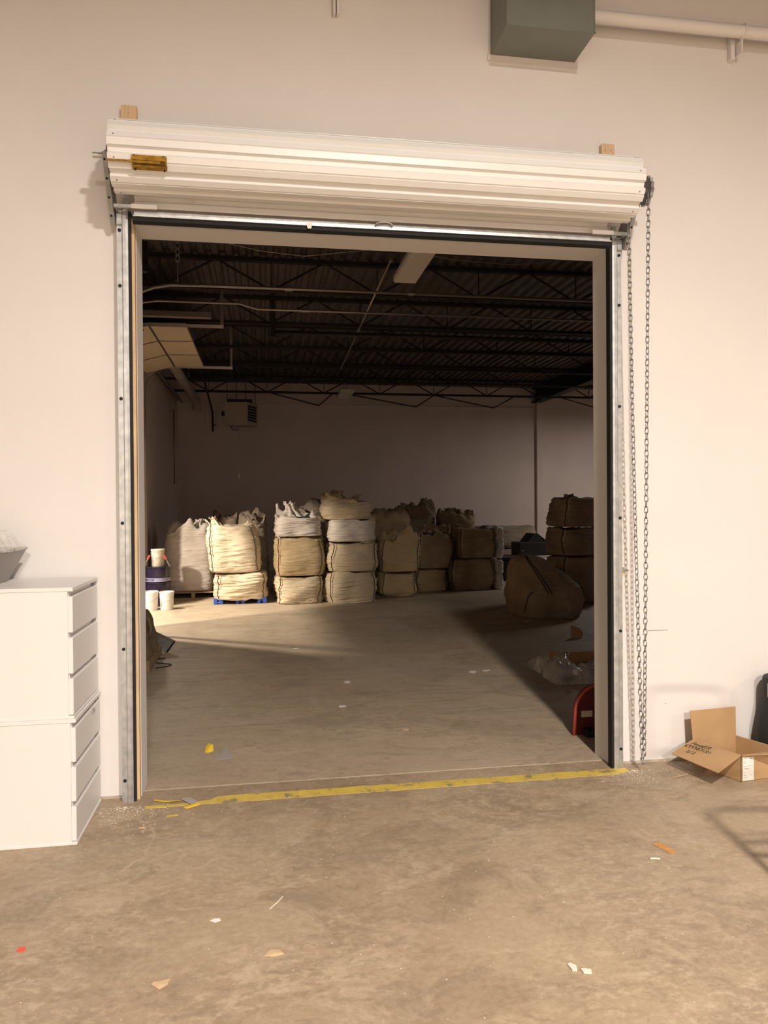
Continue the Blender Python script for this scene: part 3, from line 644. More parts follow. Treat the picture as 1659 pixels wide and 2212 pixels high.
scrap('plaster_chip', [(1.66, -1.68), (1.675, -1.685), (1.682, -1.66), (1.668, -1.645), (1.657, -1.65)], 'plaster', 'cream plaster chip on the hall floor, left one of a close pair', 'chip', 0.0005, 0.006, 0.003)
scrap('plaster_chip', [(1.69, -1.70), (1.715, -1.705), (1.72, -1.69), (1.70, -1.678), (1.688, -1.68)], 'plaster', 'cream plaster chip on the hall floor, right one of a close pair', 'chip', 0.0005, 0.006, 0.003)
scrap('floor_sticker', [(2.375, -0.895), (2.415, -0.892), (2.435, -0.985), (2.40, -1.005), (2.39, -0.95)], 'orange', 'worn orange sticker scrap on the hall floor before the cardboard carton', 'sticker')
def splinter(p, q, r, m, lab): return tag(obj('wood_splinter', G().tube([(p[0], p[1], r), ((p[0]+q[0])/2+0.004, (p[1]+q[1])/2, r*1.4), (q[0], q[1], r)], r, 5), m), lab, 'splinter')
splinter((2.29, -1.03), (2.33, -1.04), 0.004, 'plaster', 'short pale splinter below the orange sticker scrap')
splinter((0.705, -1.14), (0.755, -1.06), 0.002, 'plaster', 'long thin pale straw on the middle of the hall floor')
splinter((2.89, -0.19), (2.99, -0.165), 0.003, 'chip', 'thin wood splinter on the floor beside the carton flap')
splinter((0.11, -0.335), (0.14, -0.345), 0.004, 'chip', 'little wood splinter on the floor between drawers and tape line')
scrap('white_scrap', [(0.49, -1.18), (0.51, -1.195), (0.53, -1.185), (0.525, -1.17), (0.505, -1.168)], 'paper', 'small torn white scrap in the middle of the hall floor', 'scrap')
for i, (x, y, s, lab) in enumerate(((1.386, 2.33, 0.045, 'white paper scrap on the store floor farther from the opening'), (1.268, 1.58, 0.045, 'pale slanted paper curl on the store floor nearer the opening'), (2.54, 2.5, 0.05, 'pale paper scrap near the shadow edge on the store floor'), (2.675, 2.53, 0.05, 'pale paper scrap right at the shadow edge on the store floor'), (1.62, 0.93, 0.03, 'short pale flake on the store floor before the tape line'), (1.02, 3.9, 0.05, 'white scrap on the brighter patch of the store floor'))):
    a = 0.7*i
    scrap('paper_scrap', [(x+s*math.cos(a+k*1.05)*(0.6+0.4*((k*7+i) % 3)/2), y+s*0.9*math.sin(a+k*1.05)*(0.5+0.5*((k*5+i) % 3)/2)) for k in range(6)], 'paper' if i != 4 else 'chip', lab, 'scrap', 0.0005, 0.002, 0.008)
# sawdust crumbs: nobody could count them
g = G(); rnd = random.Random(3)
def crumb(x, y, s):
    h = s*0.7; a = rnd.uniform(0, 6.28); c, sn = math.cos(a)*s, math.sin(a)*s*0.6
    g.add([(x+c, y+sn, 0.0003), (x-sn, y+c, 0.0003), (x-c, y-sn, 0.0003), (x+sn, y-c, 0.0003), (x, y, h)], [(0, 1, 4), (1, 2, 4), (2, 3, 4), (3, 0, 4)])
for k in range(420):
    r = abs(rnd.gauss(0, 0.16)); a = rnd.uniform(-PI, PI)
    x, y = 0.0+r*math.cos(a)*1.1, -0.06-abs(r*math.sin(a))*1.1
    if x > -0.125: crumb(x, y, rnd.uniform(0.0012, 0.0042))
for k in range(340):
    r = abs(rnd.gauss(0, 0.17)); a = rnd.uniform(-PI, PI); crumb(2.74+r*math.cos(a)*1.2, -0.04-abs(r*math.sin(a)), rnd.uniform(0.0012, 0.004))
for k in range(160): crumb(rnd.uniform(0.07, 2.6), 0.10+rnd.gauss(0, 0.05), rnd.uniform(0.001, 0.003))
for k in range(260): crumb(rnd.uniform(-0.1, 3.0), rnd.uniform(-1.9, -0.1), rnd.uniform(0.001, 0.0032))
sd = obj('sawdust', g, 'plaster', kind='stuff'); tag(sd, 'pale sawdust crumbs scattered along the wall and over the hall floor', 'sawdust')

# ------------------------------------------------------------------ bulk bags
def bag(lab, x0, x1, yf, z0, z1, seed, m, dep=None, top='flat', lean=(0, 0), bulge=0.035, wr=1.0, loops=(), spout=None, rz=0.0, sqr=3.9, seams=True, group='bulk bags', foot=0.955, tilt=0.0, sag=0.0):
    cx = (x0+x1)/2; a = (x1-x0)/2/(1.0+bulge*0.8); b = (dep or (x1-x0))/2/(1.0+bulge); cy = yf+(dep or (x1-x0))/2; Hh = z1-z0
    t = thing('bulk_bag', lab, 'bulk bag', (cx, cy, z0), group)
    NT_, rows = 84, []
    rows += [(0.0, 0.0, 0), (0.55, 0.0, 0), (foot-0.05, 0.0, 0.2), (foot, 0.012, 0.5)]
    ns = 40
    for i in range(ns):
        q = (i+0.5)/ns; s = 0.03+0.85*q
        rows.append((foot+(1-foot)*min(1, q*5)**0.7+bulge*math.sin(PI*min(1, q*1.02)) - 0.03*max(0, q-0.8)/0.2, s, 1.0))
    for i in range(1, 8):
        q = i/7*PI/2; rows.append(((0.995-0.12*(1-math.cos(q))), 0.88+0.12*math.sin(q), 0.9))
    for rr in (0.8, 0.7, 0.6, 0.45, 0.3, 0.15, 0.0): rows.append((rr, 1.0, 0.7))
    cr, sr = math.cos(rz), math.sin(rz)
    def pt(th, row, extra=0.0):
        rho, s, wt = row; c, sn = math.cos(th), math.sin(th)
        k = 1.0/((abs(c)**sqr+abs(sn)**sqr)**(1/sqr)); x, y, z = a*rho*k*c, b*rho*k*sn, Hh*s
        ux, uy = c, sn
        lo_ = nz(c*1.3+seed, sn*1.3, s*2.0+seed*0.7)*0.05*wt
        zw = z+0.03*nz(c*1.7, sn*1.7+seed, z*2.5)
        rid = (1-abs(nz(c*1.1+seed*3.1, sn*1.1, zw*24+seed)))**4*0.6+(1-abs(nz(c*2.0+seed, sn*2.0, zw*42)))**4*0.4
        d = lo_+(rid-0.35)*0.024*wr*wt*(1 if s < 0.93 else 0.4)
        if s > 0.86:
            u = (s-0.86)/0.14; amp = {'flat': 0.045, 'slump': 0.24, 'open': 0.10}[top]*min(1, Hh/0.45)
            z += amp*u*(nz(x*4.2+seed*5, y*4.2, seed)+0.45*nz(x*10, y*10+seed, 2.0)+0.25*(1-abs(nz(x*16+seed, y*16, 4)))-(0.9 if top == 'flat' else 0.25))
            z += tilt*u*x/a
            if top == 'slump': d += 0.045*nz(c*3+seed, sn*3, s*20)
            if top == 'open': z -= 0.10*u*max(0, 0.75-rho)
        x += (d+extra)*ux*(1 if rho > 0.2 else 0); y += (d+extra)*uy*(1 if rho > 0.2 else 0)
        x += lean[0]*(z/Hh); y += lean[1]*(z/Hh)
        z = max(0.0, z)
        if sag and rho > 0.8 and s < 0.25: z -= sag*max(0, -sn)**0.5*(1-s/0.25)*(0.7+0.5*nz(c*4, seed, 0))
        return Vector((cx+x*cr-y*sr, cy+x*sr+y*cr, z0+z))
    g = G(); nr = len(rows)
    for row in rows:
        for k in range(NT_): g.v.append(pt(2*PI*k/NT_, row))
    for i in range(nr-1):
        for k in range(NT_): g.f.append((i*NT_+k, i*NT_+(k+1) % NT_, (i+1)*NT_+(k+1) % NT_, (i+1)*NT_+k))
    obj('sack', g, m, t, smooth=True)
    if seams:
        for kk, th in enumerate((PI*1.25, PI*1.75)):
            th += 0.10*nz(seed, kk, 0)
            path = [pt(th+0.035*nz(seed, i*0.22, kk), rows[i], 0.004) for i in range(4, 4+ns+5)]
            obj('seam', G().tube(path, 0.0065, 5, flat=0.9), 'seam', t, smooth=True)
            path = [pt(th+0.075+0.035*nz(seed, i*0.22, kk), rows[i], 0.002) for i in range(4+ns//3, 4+ns+4)]
            obj('lifting_strap', G().tube(path, 0.013, 6, flat=0.35), 'strap', t, smooth=True)
    for (th, hgt, lean_) in loops:
        p = pt(th, rows[4+ns+3]); q = pt(th+0.38, rows[4+ns+3]); pts = []
        for i in range(11):
            f_ = i/10; pts.append(p.lerp(q, f_)+Vector((lean_*math.sin(PI*f_), 0, hgt*math.sin(PI*f_)**0.7)))
        obj('lifting_loop', G().tube(pts, 0.009, 6, flat=0.5), 'strap', t, smooth=True)
    for k, (sx, sy, sr_, sh, lx) in enumerate(spout or ()):
        sg = G(); nn, mm = 40, 12; o0 = Vector((cx+sx*a, cy+sy*b, z1-0.03))
        for i in range(mm+1):
            f_ = i/mm; rad = sr_*(1-0.62*math.sin(f_*PI*0.55)+0.5*max(0, f_-0.7))
            for j in range(nn):
                th = 2*PI*j/nn; rp = rad*(1+0.28*math.sin(th*7+seed+2*f_)+0.25*nz(math.cos(th)*2+seed, math.sin(th)*2, f_*4+k))
                sg.v.append(o0+Vector((rp*math.cos(th)+lx*f_*f_, rp*math.sin(th), sh*f_*(1+0.3*nz(math.cos(th)*1.6, math.sin(th)*1.6+seed, 3))+0.02*nz(th, f_*7, seed))))
        for i in range(mm):
            for j in range(nn): sg.f.append((i*nn+j, i*nn+(j+1) % nn, (i+1)*nn+(j+1) % nn, (i+1)*nn+j))
        obj('tied_spout', sg, m, t, smooth=True)
    return t
R45 = PI*1.25
# front row, left to right
PAL = 0.12
bag('tall off-white bulk bag on a wooden pallet, leftmost in the row', -0.90, -0.12, 8.45, PAL, 1.17, 1.3, 'bag_white', 0.8, 'slump', wr=1.3, spout=[(0.35, -0.4, 0.12, 0.14, 0.05)], seams=False)
bag('bright cream bulk bag standing on the squashed bag over the blue pallet', -0.13, 0.66, 7.62, 0.485, 1.235, 2.1, 'bag_cream', 0.8, 'flat', lean=(-0.07, 0), wr=1.2, loops=[(PI*1.13, 0.11, -0.06), (PI*1.75, 0.07, 0)], spout=[(-0.75, -0.5, 0.09, 0.13, -0.06), (0.55, -0.2, 0.1, 0.06, 0.03)])
bag('squashed cream bulk bag on the blue plastic pallet', -0.07, 0.76, 7.60, 0.110, 0.49, 3.7, 'bag_cream', 0.82, 'flat', wr=1.6, bulge=0.06, sag=0.07, foot=0.985)
bag('pale tan bulk bag at the floor under the amber one', 0.875, 1.62, 7.42, 0.0, 0.435, 4.4, 'bag_beige', 0.75, 'flat', wr=1.0)
bag('amber tan bulk bag in the middle of its three-bag stack', 0.86, 1.63, 7.40, 0.435, 1.04, 5.2, 'bag_tan', 0.78, 'flat', wr=0.9, loops=[(PI*1.16, 0.05, -0.03)])
bag('slumped grey-white bag topping the amber bag stack', 0.865, 1.58, 7.42, 1.035, 1.37, 6.6, 'bag_white', 0.72, 'slump', wr=1.2, tilt=-0.07, seams=False, spout=[(-0.25, -0.45, 0.15, 0.2, -0.04)])
bag('bottom bag of the tallest four-bag stack', 1.645, 2.44, 7.32, 0.0, 0.495, 7.9, 'bag_beige', 0.8, 'flat', wr=1.25)
bag('second bag up in the tallest four-bag stack', 1.66, 2.45, 7.33, 0.49, 0.95, 8.8, 'bag_beige', 0.8, 'flat', wr=1.1, spout=[(0.55, -0.75, 0.09, 0.1, 0.03)], lean=(0.02, 0))
bag('third bag up in the tallest four-bag stack, greyish white', 1.68, 2.42, 7.36, 0.945, 1.30, 9.1, 'bag_white', 0.74, 'flat', wr=1.0, seams=False)
bag('collapsed topmost bag of the tallest four-bag stack with ragged ties', 1.61, 2.38, 7.36, 1.29, 1.60, 10.6, 'bag_beige', 0.76, 'slump', wr=1.2, seams=False, tilt=-0.09, spout=[(-0.35, -0.2, 0.17, 0.16, -0.02), (0.3, -0.3, 0.1, 0.1, 0.06)], loops=[(PI*1.4, 0.1, -0.1)])
bag('tan bulk bag on the floor with one tucked corner, right of the tallest stack', 2.56, 3.19, 7.92, 0.0, 0.415, 11.4, 'bag_tan', 0.66, 'flat', foot=0.80)
bag('tan bulk bag with folded strap lying on the tucked-corner bag', 2.55, 3.24, 7.92, 0.415, 1.00, 12.2, 'bag_tan', 0.68, 'slump', lean=(0.03, 0), spout=[(0.4, -0.3, 0.12, 0.1, 0.05)])
bag('low brown bulk bag on the floor, second stack from the white-sided bags', 3.29, 3.89, 8.62, 0.0, 0.40, 13.7, 'bag_tan', 0.6, 'flat')
bag('leaning brown bulk bag with gathered top on the low brown bag', 3.30, 3.96, 8.60, 0.40, 1.05, 14.5, 'bag_brown', 0.72, 'slump', lean=(0.03, 0), spout=[(-0.1, -0.2, 0.2, 0.12, 0.02), (0.5, -0.4, 0.1, 0.07, 0.1)])
bag('lower bulk bag with a bright white side at the end of the row', 3.93, 4.74, 8.62, 0.0, 0.57, 15.5, 'bag_brown', 0.78, 'flat', sqr=5)
bag('upper bulk bag with a bright white side at the end of the row', 4.06, 4.76, 8.62, 0.565, 1.10, 16.9, 'bag_brown', 0.7, 'flat', sqr=5, wr=0.9, spout=[(0.4, -0.5, 0.1, 0.06, 0.05)])
# added narrow sacks stand in for the end bags' own side-lit white sides
bag('added narrow sack standing in for the white side of the lower end bag', 4.745, 4.885, 8.66, 0.0, 0.55, 17.2, 'bag_bright', 0.5, 'flat', wr=1.6, seams=False)
bag('added narrow sack standing in for the white side of the upper end bag', 4.765, 4.90, 8.66, 0.55, 1.12, 18.2, 'bag_bright', 0.5, 'flat', wr=1.6, seams=False)
# second row, seen over the first
bag('dark dusty bag behind the bright cream bag, its loop standing up', -0.20, 0.27, 9.42, 0.0, 1.36, 19.6, 'bag_dark', 0.6, 'open', seams=False, loops=[(PI*1.3, 0.16, 0.0)])
bag('dark crumpled bag behind the right shoulder of the bright cream bag', 0.30, 0.76, 8.75, 0.0, 1.32, 20.3, 'bag_dark', 0.6, 'slump', seams=False, loops=[(PI*1.75, 0.08, 0.0)])
bag('dark tall bag filling the gap behind the amber and tallest stacks', 1.15, 1.85, 8.55, 0.0, 1.50, 21.4, 'bag_dark', 0.7, 'slump', seams=False, spout=[(0.3, 0, 0.12, 0.14, 0.05)])
bag('dusty bag with ragged flap behind the folded-strap bag', 2.50, 3.28, 8.75, 0.0, 1.36, 22.1, 'bag_brown', 0.72, 'slump', spout=[(0.3, -0.5, 0.16, 0.12, 0.1), (-0.3, -0.3, 0.1, 0.1, -0.05)], seams=False)
bag('dusty tall bag with a torn white neck in the second row', 3.30, 3.93, 9.55, 0.0, 1.52, 23.6, 'bag_dark', 0.7, 'slump', spout=[(0.2, -0.4, 0.1, 0.14, 0.02)], seams=False)
bag('dusty bag with white corner at the far end of the second row', 3.98, 4.68, 9.55, 0.0, 1.36, 24.2, 'bag_brown', 0.7, 'slump', spout=[(-0.4, -0.2, 0.14, 0.1, 0), (0.6, -0.4, 0.1, 0.07, 0.03)], seams=False)
# right side
def tipped_bag():
    t = thing('bulk_bag', 'slumped brown bulk bag tipped over on the floor beside the opening', 'bulk bag', (4.47, 5.68, 0), 'bulk bags')
    NT_, NZ = 90, 48
    def pt(th, s, ex=0.0):
        c, sn = math.cos(th), math.sin(th); k = 1/((abs(c)**2.6+abs(sn)**2.6)**(1/2.6))
        r = (1-s**3.0)**0.5*(0.84+0.16*min(1, s*3.2)**0.6)
        x, y = 0.51*k*c*r, 0.47*k*sn*r
        x += -0.24*s**3; z = 0.83*s*(1-0.20*max(0, (x+0.2)/0.7)*s)
        d = 0.03*nz(c*1.5+3, sn*1.5, s*2.2)+0.018*(1-abs(nz(c*2.2+sn*1.5+z*4, sn*2-z*5, 9.0)))**3*(1 if s < 0.55 else 0.35)+ex
        return Vector((4.47+x+d*c, 5.68+y+d*sn, max(0.0, z+0.02*nz(x*5, y*5, 2)*s)))
    g = G()
    for i in range(NZ+1):
        for k in range(NT_): g.v.append(pt(2*PI*k/NT_, i/NZ))
    for i in range(NZ):
        for k in range(NT_): g.f.append((i*NT_+k, i*NT_+(k+1) % NT_, (i+1)*NT_+(k+1) % NT_, (i+1)*NT_+k))
    g.f.append(tuple(range(NT_-1, -1, -1)))
    obj('sack', g, 'bag_brown', t, smooth=True)
    for off, m_ in ((0.0, 'seam'), (0.09, 'seam')):
        obj('seam', G().tube([pt(PI*1.32+off+0.35*(1-q/14), 0.42+0.56*q/14, 0.006) for q in range(15)], 0.007, 5), m_, t, smooth=True)
    obj('seam', G().tube([pt(PI*1.22+0.30*q/10, 0.10+0.33*math.sin(PI*0.5*q/10), 0.006) for q in range(11)], 0.007, 5), 'seam', t, smooth=True)
    obj('seam', G().tube([pt(PI*1.86, 0.08+0.80*q/12, 0.006) for q in range(13)], 0.007, 5), 'seam', t, smooth=True)
    obj('tie_cord', G().tube([pt(PI*1.60+0.02*math.sin(q*2.0), 0.02+0.22*q/9, 0.012) for q in range(10)], 0.006, 5), 'strap', t, smooth=True)
    b_ = pt(PI*1.6, 0.05); kn = G(); kn.lathe([(0.0, 0.0), (0.05, 0.004), (0.065, 0.02), (0.045, 0.035), (0.0, 0.045)], b_+Vector((0, -0.04, -b_.z+0.002)), 12); obj('tied_spout', kn, 'bag_brown', t, smooth=True)
    return t
tipped_bag()
bag('lower brown bulk bag of the stack behind the tipped-over bag', 5.10, 5.95, 6.6, 0.0, 0.72, 26.3, 'bag_brown', 0.85, 'flat', wr=0.9)
bag('middle bulk bag of the stack behind the tipped-over bag, loop hanging out', 5.10, 5.92, 6.62, 0.72, 1.16, 27.7, 'bag_brown', 0.82, 'flat', wr=1.3, loops=[(PI*1.45, 0.03, -0.08)])
bag('top bulk bag of the stack behind the tipped-over bag', 5.13, 5.92, 6.62, 1.155, 1.62, 28.5, 'bag_brown', 0.8, 'flat', wr=1.2, lean=(0.05, 0), spout=[(-0.4, -0.3, 0.12, 0.06, -0.02)])

# pallets under the left bags
def wood_pallet(x0, x1, y0, y1, h, lab, n=5):
    t = thing('wooden_pallet', lab, 'pallet', ((x0+x1)/2, (y0+y1)/2, 0)); wd = (y1-y0)/n
    for k in range(n): obj('deck_board', G().bbox(x0, x1, y0+k*wd, y0+k*wd+wd*0.78, h-0.02, h-0.002, 0.002), 'pine_old', t)
    for k in range(3):
        xx = x0+(x1-x0-0.06)*k/2; obj('stringer', G().bbox(xx, xx+0.06, y0, y1, 0.02, h-0.02, 0.003), 'pine_old', t)
    for k in range(3): obj('bottom_board', G().bbox(x0, x1, y0+(y1-y0-0.09)*k/2, y0+(y1-y0-0.09)*k/2+0.09, 0, 0.02, 0.002), 'pine_old', t)
    return t
wood_pallet(-0.92, 0.05, 8.42, 9.35, PAL, 'dark wooden pallet under the leftmost off-white bag')
bp = thing('plastic_pallet', 'blue plastic pallet under the cream bags', 'pallet', (0.34, 8.0, 0))
obj('deck', G().bbox(-0.02, 0.70, 7.74, 8.38, 0.088, 0.108, 0.006), 'blue', bp)
for i, fx in enumerate((-0.06, 0.27, 0.60)):
    for fy in (7.68, 7.96, 8.25):
        f_ = obj('foot', G().bbox(fx, fx+0.05, fy, fy+0.14, 0, 0.092, 0.004).bbox(fx+0.085, fx+0.14, fy, fy+0.14, 0, 0.092, 0.004).box(fx+0.05, fx+0.085, fy+0.03, fy+0.1, 0.03, 0.09), 'blue', bp)

# buckets and purple tubs
def bucket(x, y, z, r, h, m, lab, cat='bucket', bail=True, inside='bucket_d'):
    t = thing('bucket', lab, cat, (x, y, z), 'plastic buckets')
    rb = r*0.86
    b_ = obj('pail', G().lathe([(0.0, 0.002), (rb, 0.002), (rb+0.001, 0.004), (r*0.955, h*0.72), (r*0.98, h*0.725), (r*0.98, h*0.735), (r*0.955, h*0.74), (r*0.965, h*0.80), (r*1.0, h*0.81), (r*1.0, h*0.83), (r*0.965, h*0.84), (r*0.975, h*0.90), (r*1.02, h*0.915), (r*1.02, h*0.985), (r, h), (r*0.95, h*0.995), (rb*0.96, 0.012), (0, 0.012)], (x, y, z), 36), m, t, smooth='auto')
    if bail:
        pts = [(x+r*1.03*math.cos(PI+PI*k/14), y-r*1.03*abs(math.sin(PI*k/14)), z+h*0.80-h*0.28*math.sin(PI*k/14)) for k in range(15)]
        obj('bail_handle', G().tube(pts, 0.0022, 5), 'galv_dull', t)
    return t
bk = bucket(-0.705, 7.29, 0, 0.104, 0.265, 'bucket', 'white bucket with dark print standing on the store floor')
for k in range(6): obj('print_mark', G().bbox(-0.785+0.003*k, -0.768+0.003*(k % 2), 7.207, 7.216, 0.06+0.022*k, 0.072+0.022*k, 0.001), 'inkgrey', bk)
bucket(-0.925, 7.28, 0, 0.104, 0.275, 'bucket', 'open white bucket half hidden by the jamb on the store floor')
def tub(x, y, z, r, h, lab, band=False):
    t = thing('storage_tub', lab, 'tub', (x, y, z), 'purple tubs')
    obj('tub_body', G().lathe([(0, 0.001), (r*0.93, 0.001), (r*0.95, 0.01), (r, h*0.93), (r*1.04, h*0.935), (r*1.04, h), (r*0.98, h), (r*0.9, 0.015), (0, 0.015)], (x, y, z), 40), 'purple', t, smooth='auto')
    if band:
        obj('printed_band', G().lathe([(r*0.992, h*0.06), (r*1.004, h*0.06), (r*1.012, h*0.30), (r*0.995, h*0.30)], (x, y, z), 40), 'lilac', t, smooth='auto')
        for k in range(9):
            a = PI*1.15+k*0.11; c0 = Vector((x+r*1.014*math.cos(a), y+r*1.014*math.sin(a), z+h*0.10)); c1 = Vector((x+r*1.018*math.cos(a+0.06), y+r*1.018*math.sin(a+0.06), z+h*0.27))
            obj('stripe', G().tube([c0, c1], 0.006, 4, flat=0.3), 'purple', t)
    return t
tub(-0.895, 7.80, 0, 0.185, 0.36, 'lower dark purple tub of the stack behind the white buckets')
u = tub(-0.895, 7.80, 0.36, 0.185, 0.235, 'upper dark purple tub with a pale striped band', True)
obj('lid_plate', G().cyl((-0.895, 7.80, 0.585), (-0.895, 7.80, 0.595), 0.18, n=32), 'black', u)
for sx in (-1, 1):
    bx_ = -0.895+sx*0.185
    hd = obj('tub_handle', G().tube([(bx_, 7.72, 0.60), (bx_-sx*0.035, 7.70, 0.68), (bx_-sx*0.075, 7.69, 0.755)], 0.009, 6), 'galv_dull', u)
    obj('handle_grip', G().tube([(bx_-sx*0.05, 7.694, 0.71), (bx_-sx*0.082, 7.688, 0.77)], 0.016, 8), 'redgrip', hd)
bucket(-0.895, 7.80, 0.596, 0.102, 0.265, 'bucket_d', 'grubby pail on top of the purple tubs')

# ------------------------------------------------------------------ things by the left jamb inside the store
wood_pallet(-1.15, -0.33, 3.02, 3.85, 0.11, 'small wooden pallet under the draped brown load by the left jamb', 4)
t = thing('covered_load', 'brown cloth-covered load on the small pallet behind the left jamb', 'load', (-0.75, 3.5, 0.11))
g = G(); nn, mm = 48, 24
for i in range(mm+1):
    s = i/mm; z = 0.11+0.385*s
    for j in range(nn):
        th = 2*PI*j/nn; c, sn = math.cos(th), math.sin(th); k = 1/((abs(c)**4+abs(sn)**4)**0.25)
        rr = (1-0.24*s**2)*(1+0.03*math.sin(th*9+3*s)+0.05*nz(c*2, sn*2, s*3))
        g.v.append((-0.72+0.39*k*c*rr, 3.43+0.38*k*sn*rr, z+0.02*nz(c*3, sn*3, 1)*s))
for i in range(mm):
    for j in range(nn): g.f.append((i*nn+j, i*nn+(j+1) % nn, (i+1)*nn+(j+1) % nn, (i+1)*nn+j))
g.v.append((-0.72, 3.43, 0.50)); q = len(g.v)-1
for j in range(nn): g.f.append((mm*nn+j, mm*nn+(j+1) % nn, q))
obj('cover', g, 'drop', t, smooth=True)
obj('strap_loop', G().tube([(-0.42, 3.22, 0.49), (-0.36, 3.2, 0.47), (-0.335, 3.2, 0.38), (-0.355, 3.2, 0.29), (-0.375, 3.2, 0.31)], 0.012, 6, flat=0.5), 'drop', t, smooth=True)
# metal tray panel leaning against the load
t = thing('metal_panel', 'grey steel panel with bright rims leaning beside the brown covered load', 'panel', (-0.4, 4.0, 0))
P0, P1 = Vector((-0.55, 4.02, 0.28)), Vector((-0.205, 3.92, 0.125)); dn = Vector((-0.085, 0.05, -0.115)); nrm = (P1-P0).cross(dn).normalized(); nrm = nrm if nrm.y < 0 else -nrm
obj('face', G().sheet([P0, P1, P1+dn, P0+dn], nrm, 0.006), 'steelpan', t)
for q, off in (('rim', Vector((0, 0, 0))), ('rim', dn)): obj(q, G().tube([P0+off+nrm*0.008, P1+off+nrm*0.008], 0.010, 6), 'alu', t)
obj('end_rim', G().tube([P1+nrm*0.012, P1+dn+nrm*0.012], 0.009, 6), 'black', t)
c_ = P0.lerp(P1, 0.62)+dn*0.55+nrm*0.012; obj('handle', G().tube([c_-(P1-P0)*0.07, c_+(P1-P0)*0.07], 0.007, 6), 'alu', t)
obj('foot', G().cyl(P1+dn+Vector((-0.02, 0.01, 0)), Vector((P1.x+dn.x-0.02, P1.y+dn.y+0.03, 0.0)), 0.01, n=8), 'black', t)
tag(obj('cable', G().tube([(-0.30+0.13*math.sin(k*0.5), 3.2+0.035*k, 0.006) for k in range(14)]+[(-0.36, 3.62, 0.006)], 0.005, 6), 'black'), 'thin black cable curling on the floor beside the small pallet', 'cable')

# ------------------------------------------------------------------ right side: film heap, red shield, cardboard, table
t = thing('film_heap', 'crumpled clear plastic wrapping heap in the dark behind the right jamb', 'plastic wrap', (3.35, 2.2, 0))
def crumple(x0, x1, y0, y1, h, sd, n=34):
    g = G()
    for i in range(n+1):
        for j in range(n+1):
            u, v = i/n, j/n; e = min(u, 1-u, v, 1-v)
            x = x0+(x1-x0)*u+0.05*nz(u*5+sd, v*5, 0); y = y0+(y1-y0)*v+0.05*nz(u*5, v*5+sd, 7)
            z = 0.004+min(1, e*5)*(h*(0.55+0.7*nz(u*3+sd, v*3, 1))+0.10*h*3*abs(nz(u*9, v*9+sd, 2)))+0.012*abs(nz(u*22, v*22, sd))
            g.v.append((x, y, max(0.003, z)))
    for i in range(n):
        for j in range(n): b = i*(n+1)+j; g.f.append((b, b+n+1, b+n+2, b+1))
    return g
obj('film_sheet', crumple(3.08, 3.48, 1.88, 2.66, 0.20, 3.3), 'film', t, smooth=True)
obj('film_sheet', crumple(3.22, 3.82, 1.86, 2.35, 0.13, 8.1), 'film', t, smooth=True)
obj('inner_block', G().bbox(3.18, 3.36, 1.95, 2.02, 0.0, 0.05, 0.006), 'black', t)
obj('inner_block', G().bbox(3.42, 3.62, 1.98, 2.1, 0.0, 0.07, 0.006), 'black', t)
obj('paper_tag', G().sheet([(3.222, 1.885, 0.085), (3.262, 1.885, 0.082), (3.262, 1.89, 0.125), (3.222, 1.89, 0.128)], (0, -1, 0), 0.001), 'paper', t)
g = G().sheet([(3.34, 2.45, 0.002), (3.95, 2.42, 0.002), (3.95, 2.95, 0.002), (3.38, 2.98, 0.002)], (0, 0, 1), 0.006)
tag(obj('cardboard_sheet', g, 'card'), 'flat brown cardboard sheet on the dark floor behind the film heap', 'cardboard')
t = thing('cardboard_tray', 'low dark cardboard tray standing on the floor behind the right jamb', 'box', (3.75, 2.6, 0.009))
obj('tray_wall', G().box(3.42, 3.95, 2.70, 2.708, 0.009, 0.10).box(3.42, 3.428, 2.708, 2.92, 0.009, 0.10), 'card', t)
tag(obj('wood_stick', G().tube([(3.36, 2.3, 0.16), (3.43, 2.42, 0.19), (3.50, 2.5, 0.22)], 0.004, 5), 'plaster'), 'thin pale stick lying on the film heap', 'stick')
t = thing('cardboard_flap', 'torn tan cardboard corner standing on the floor before the tipped-over bag', 'cardboard', (4.2, 3.9, 0))
obj('piece', G().sheet([(4.10, 3.95, 0.0), (4.22, 3.93, 0.0), (4.24, 3.94, 0.05), (4.21, 3.95, 0.10), (4.10, 3.96, 0.14)], (0, -1, 0.1), 0.005), 'card', t)
tag(obj('foil_scrap', crumple(3.94, 4.05, 5.02, 5.1, 0.03, 5.0, 8), 'alu'), 'small shiny crumpled scrap at the corner of the tipped-over bag', 'scrap')

rs = thing('red_guard', 'red plastic rounded guard with a label standing behind the right jamb', 'guard', (2.85, 0.62, 0))
g = G(); outl = []
for k in range(15):
    a = PI*(1-0.5*k/14); outl.append((2.685+0.165+0.165*math.cos(a), 0.145+0.165*math.sin(a)*1.05))
outl = [(2.672, 0.0)]+[(x, z) for x, z in outl]+[(3.05, 0.318), (3.05, 0.0)]
obj('shield', G().extrude(outl, 'y', 0.62, 0.66), 'maroon', rs)
obj('rim', G().tube([(x, 0.618, z) for x, z in outl[:-1]], 0.012, 8), 'red', rs, smooth=True)
obj('rear_shell', G().extrude([(x+0.09, z*0.8) for x, z in outl], 'y', 0.66, 0.80), 'black', rs)
obj('label_plate', G().box(2.725, 2.80, 0.614, 0.6185, 0.115, 0.155), 'bucket_d', rs)
obj('base_block', G().bbox(2.73, 2.95, 0.545, 0.615, 0.0, 0.05, 0.005), 'black', rs)

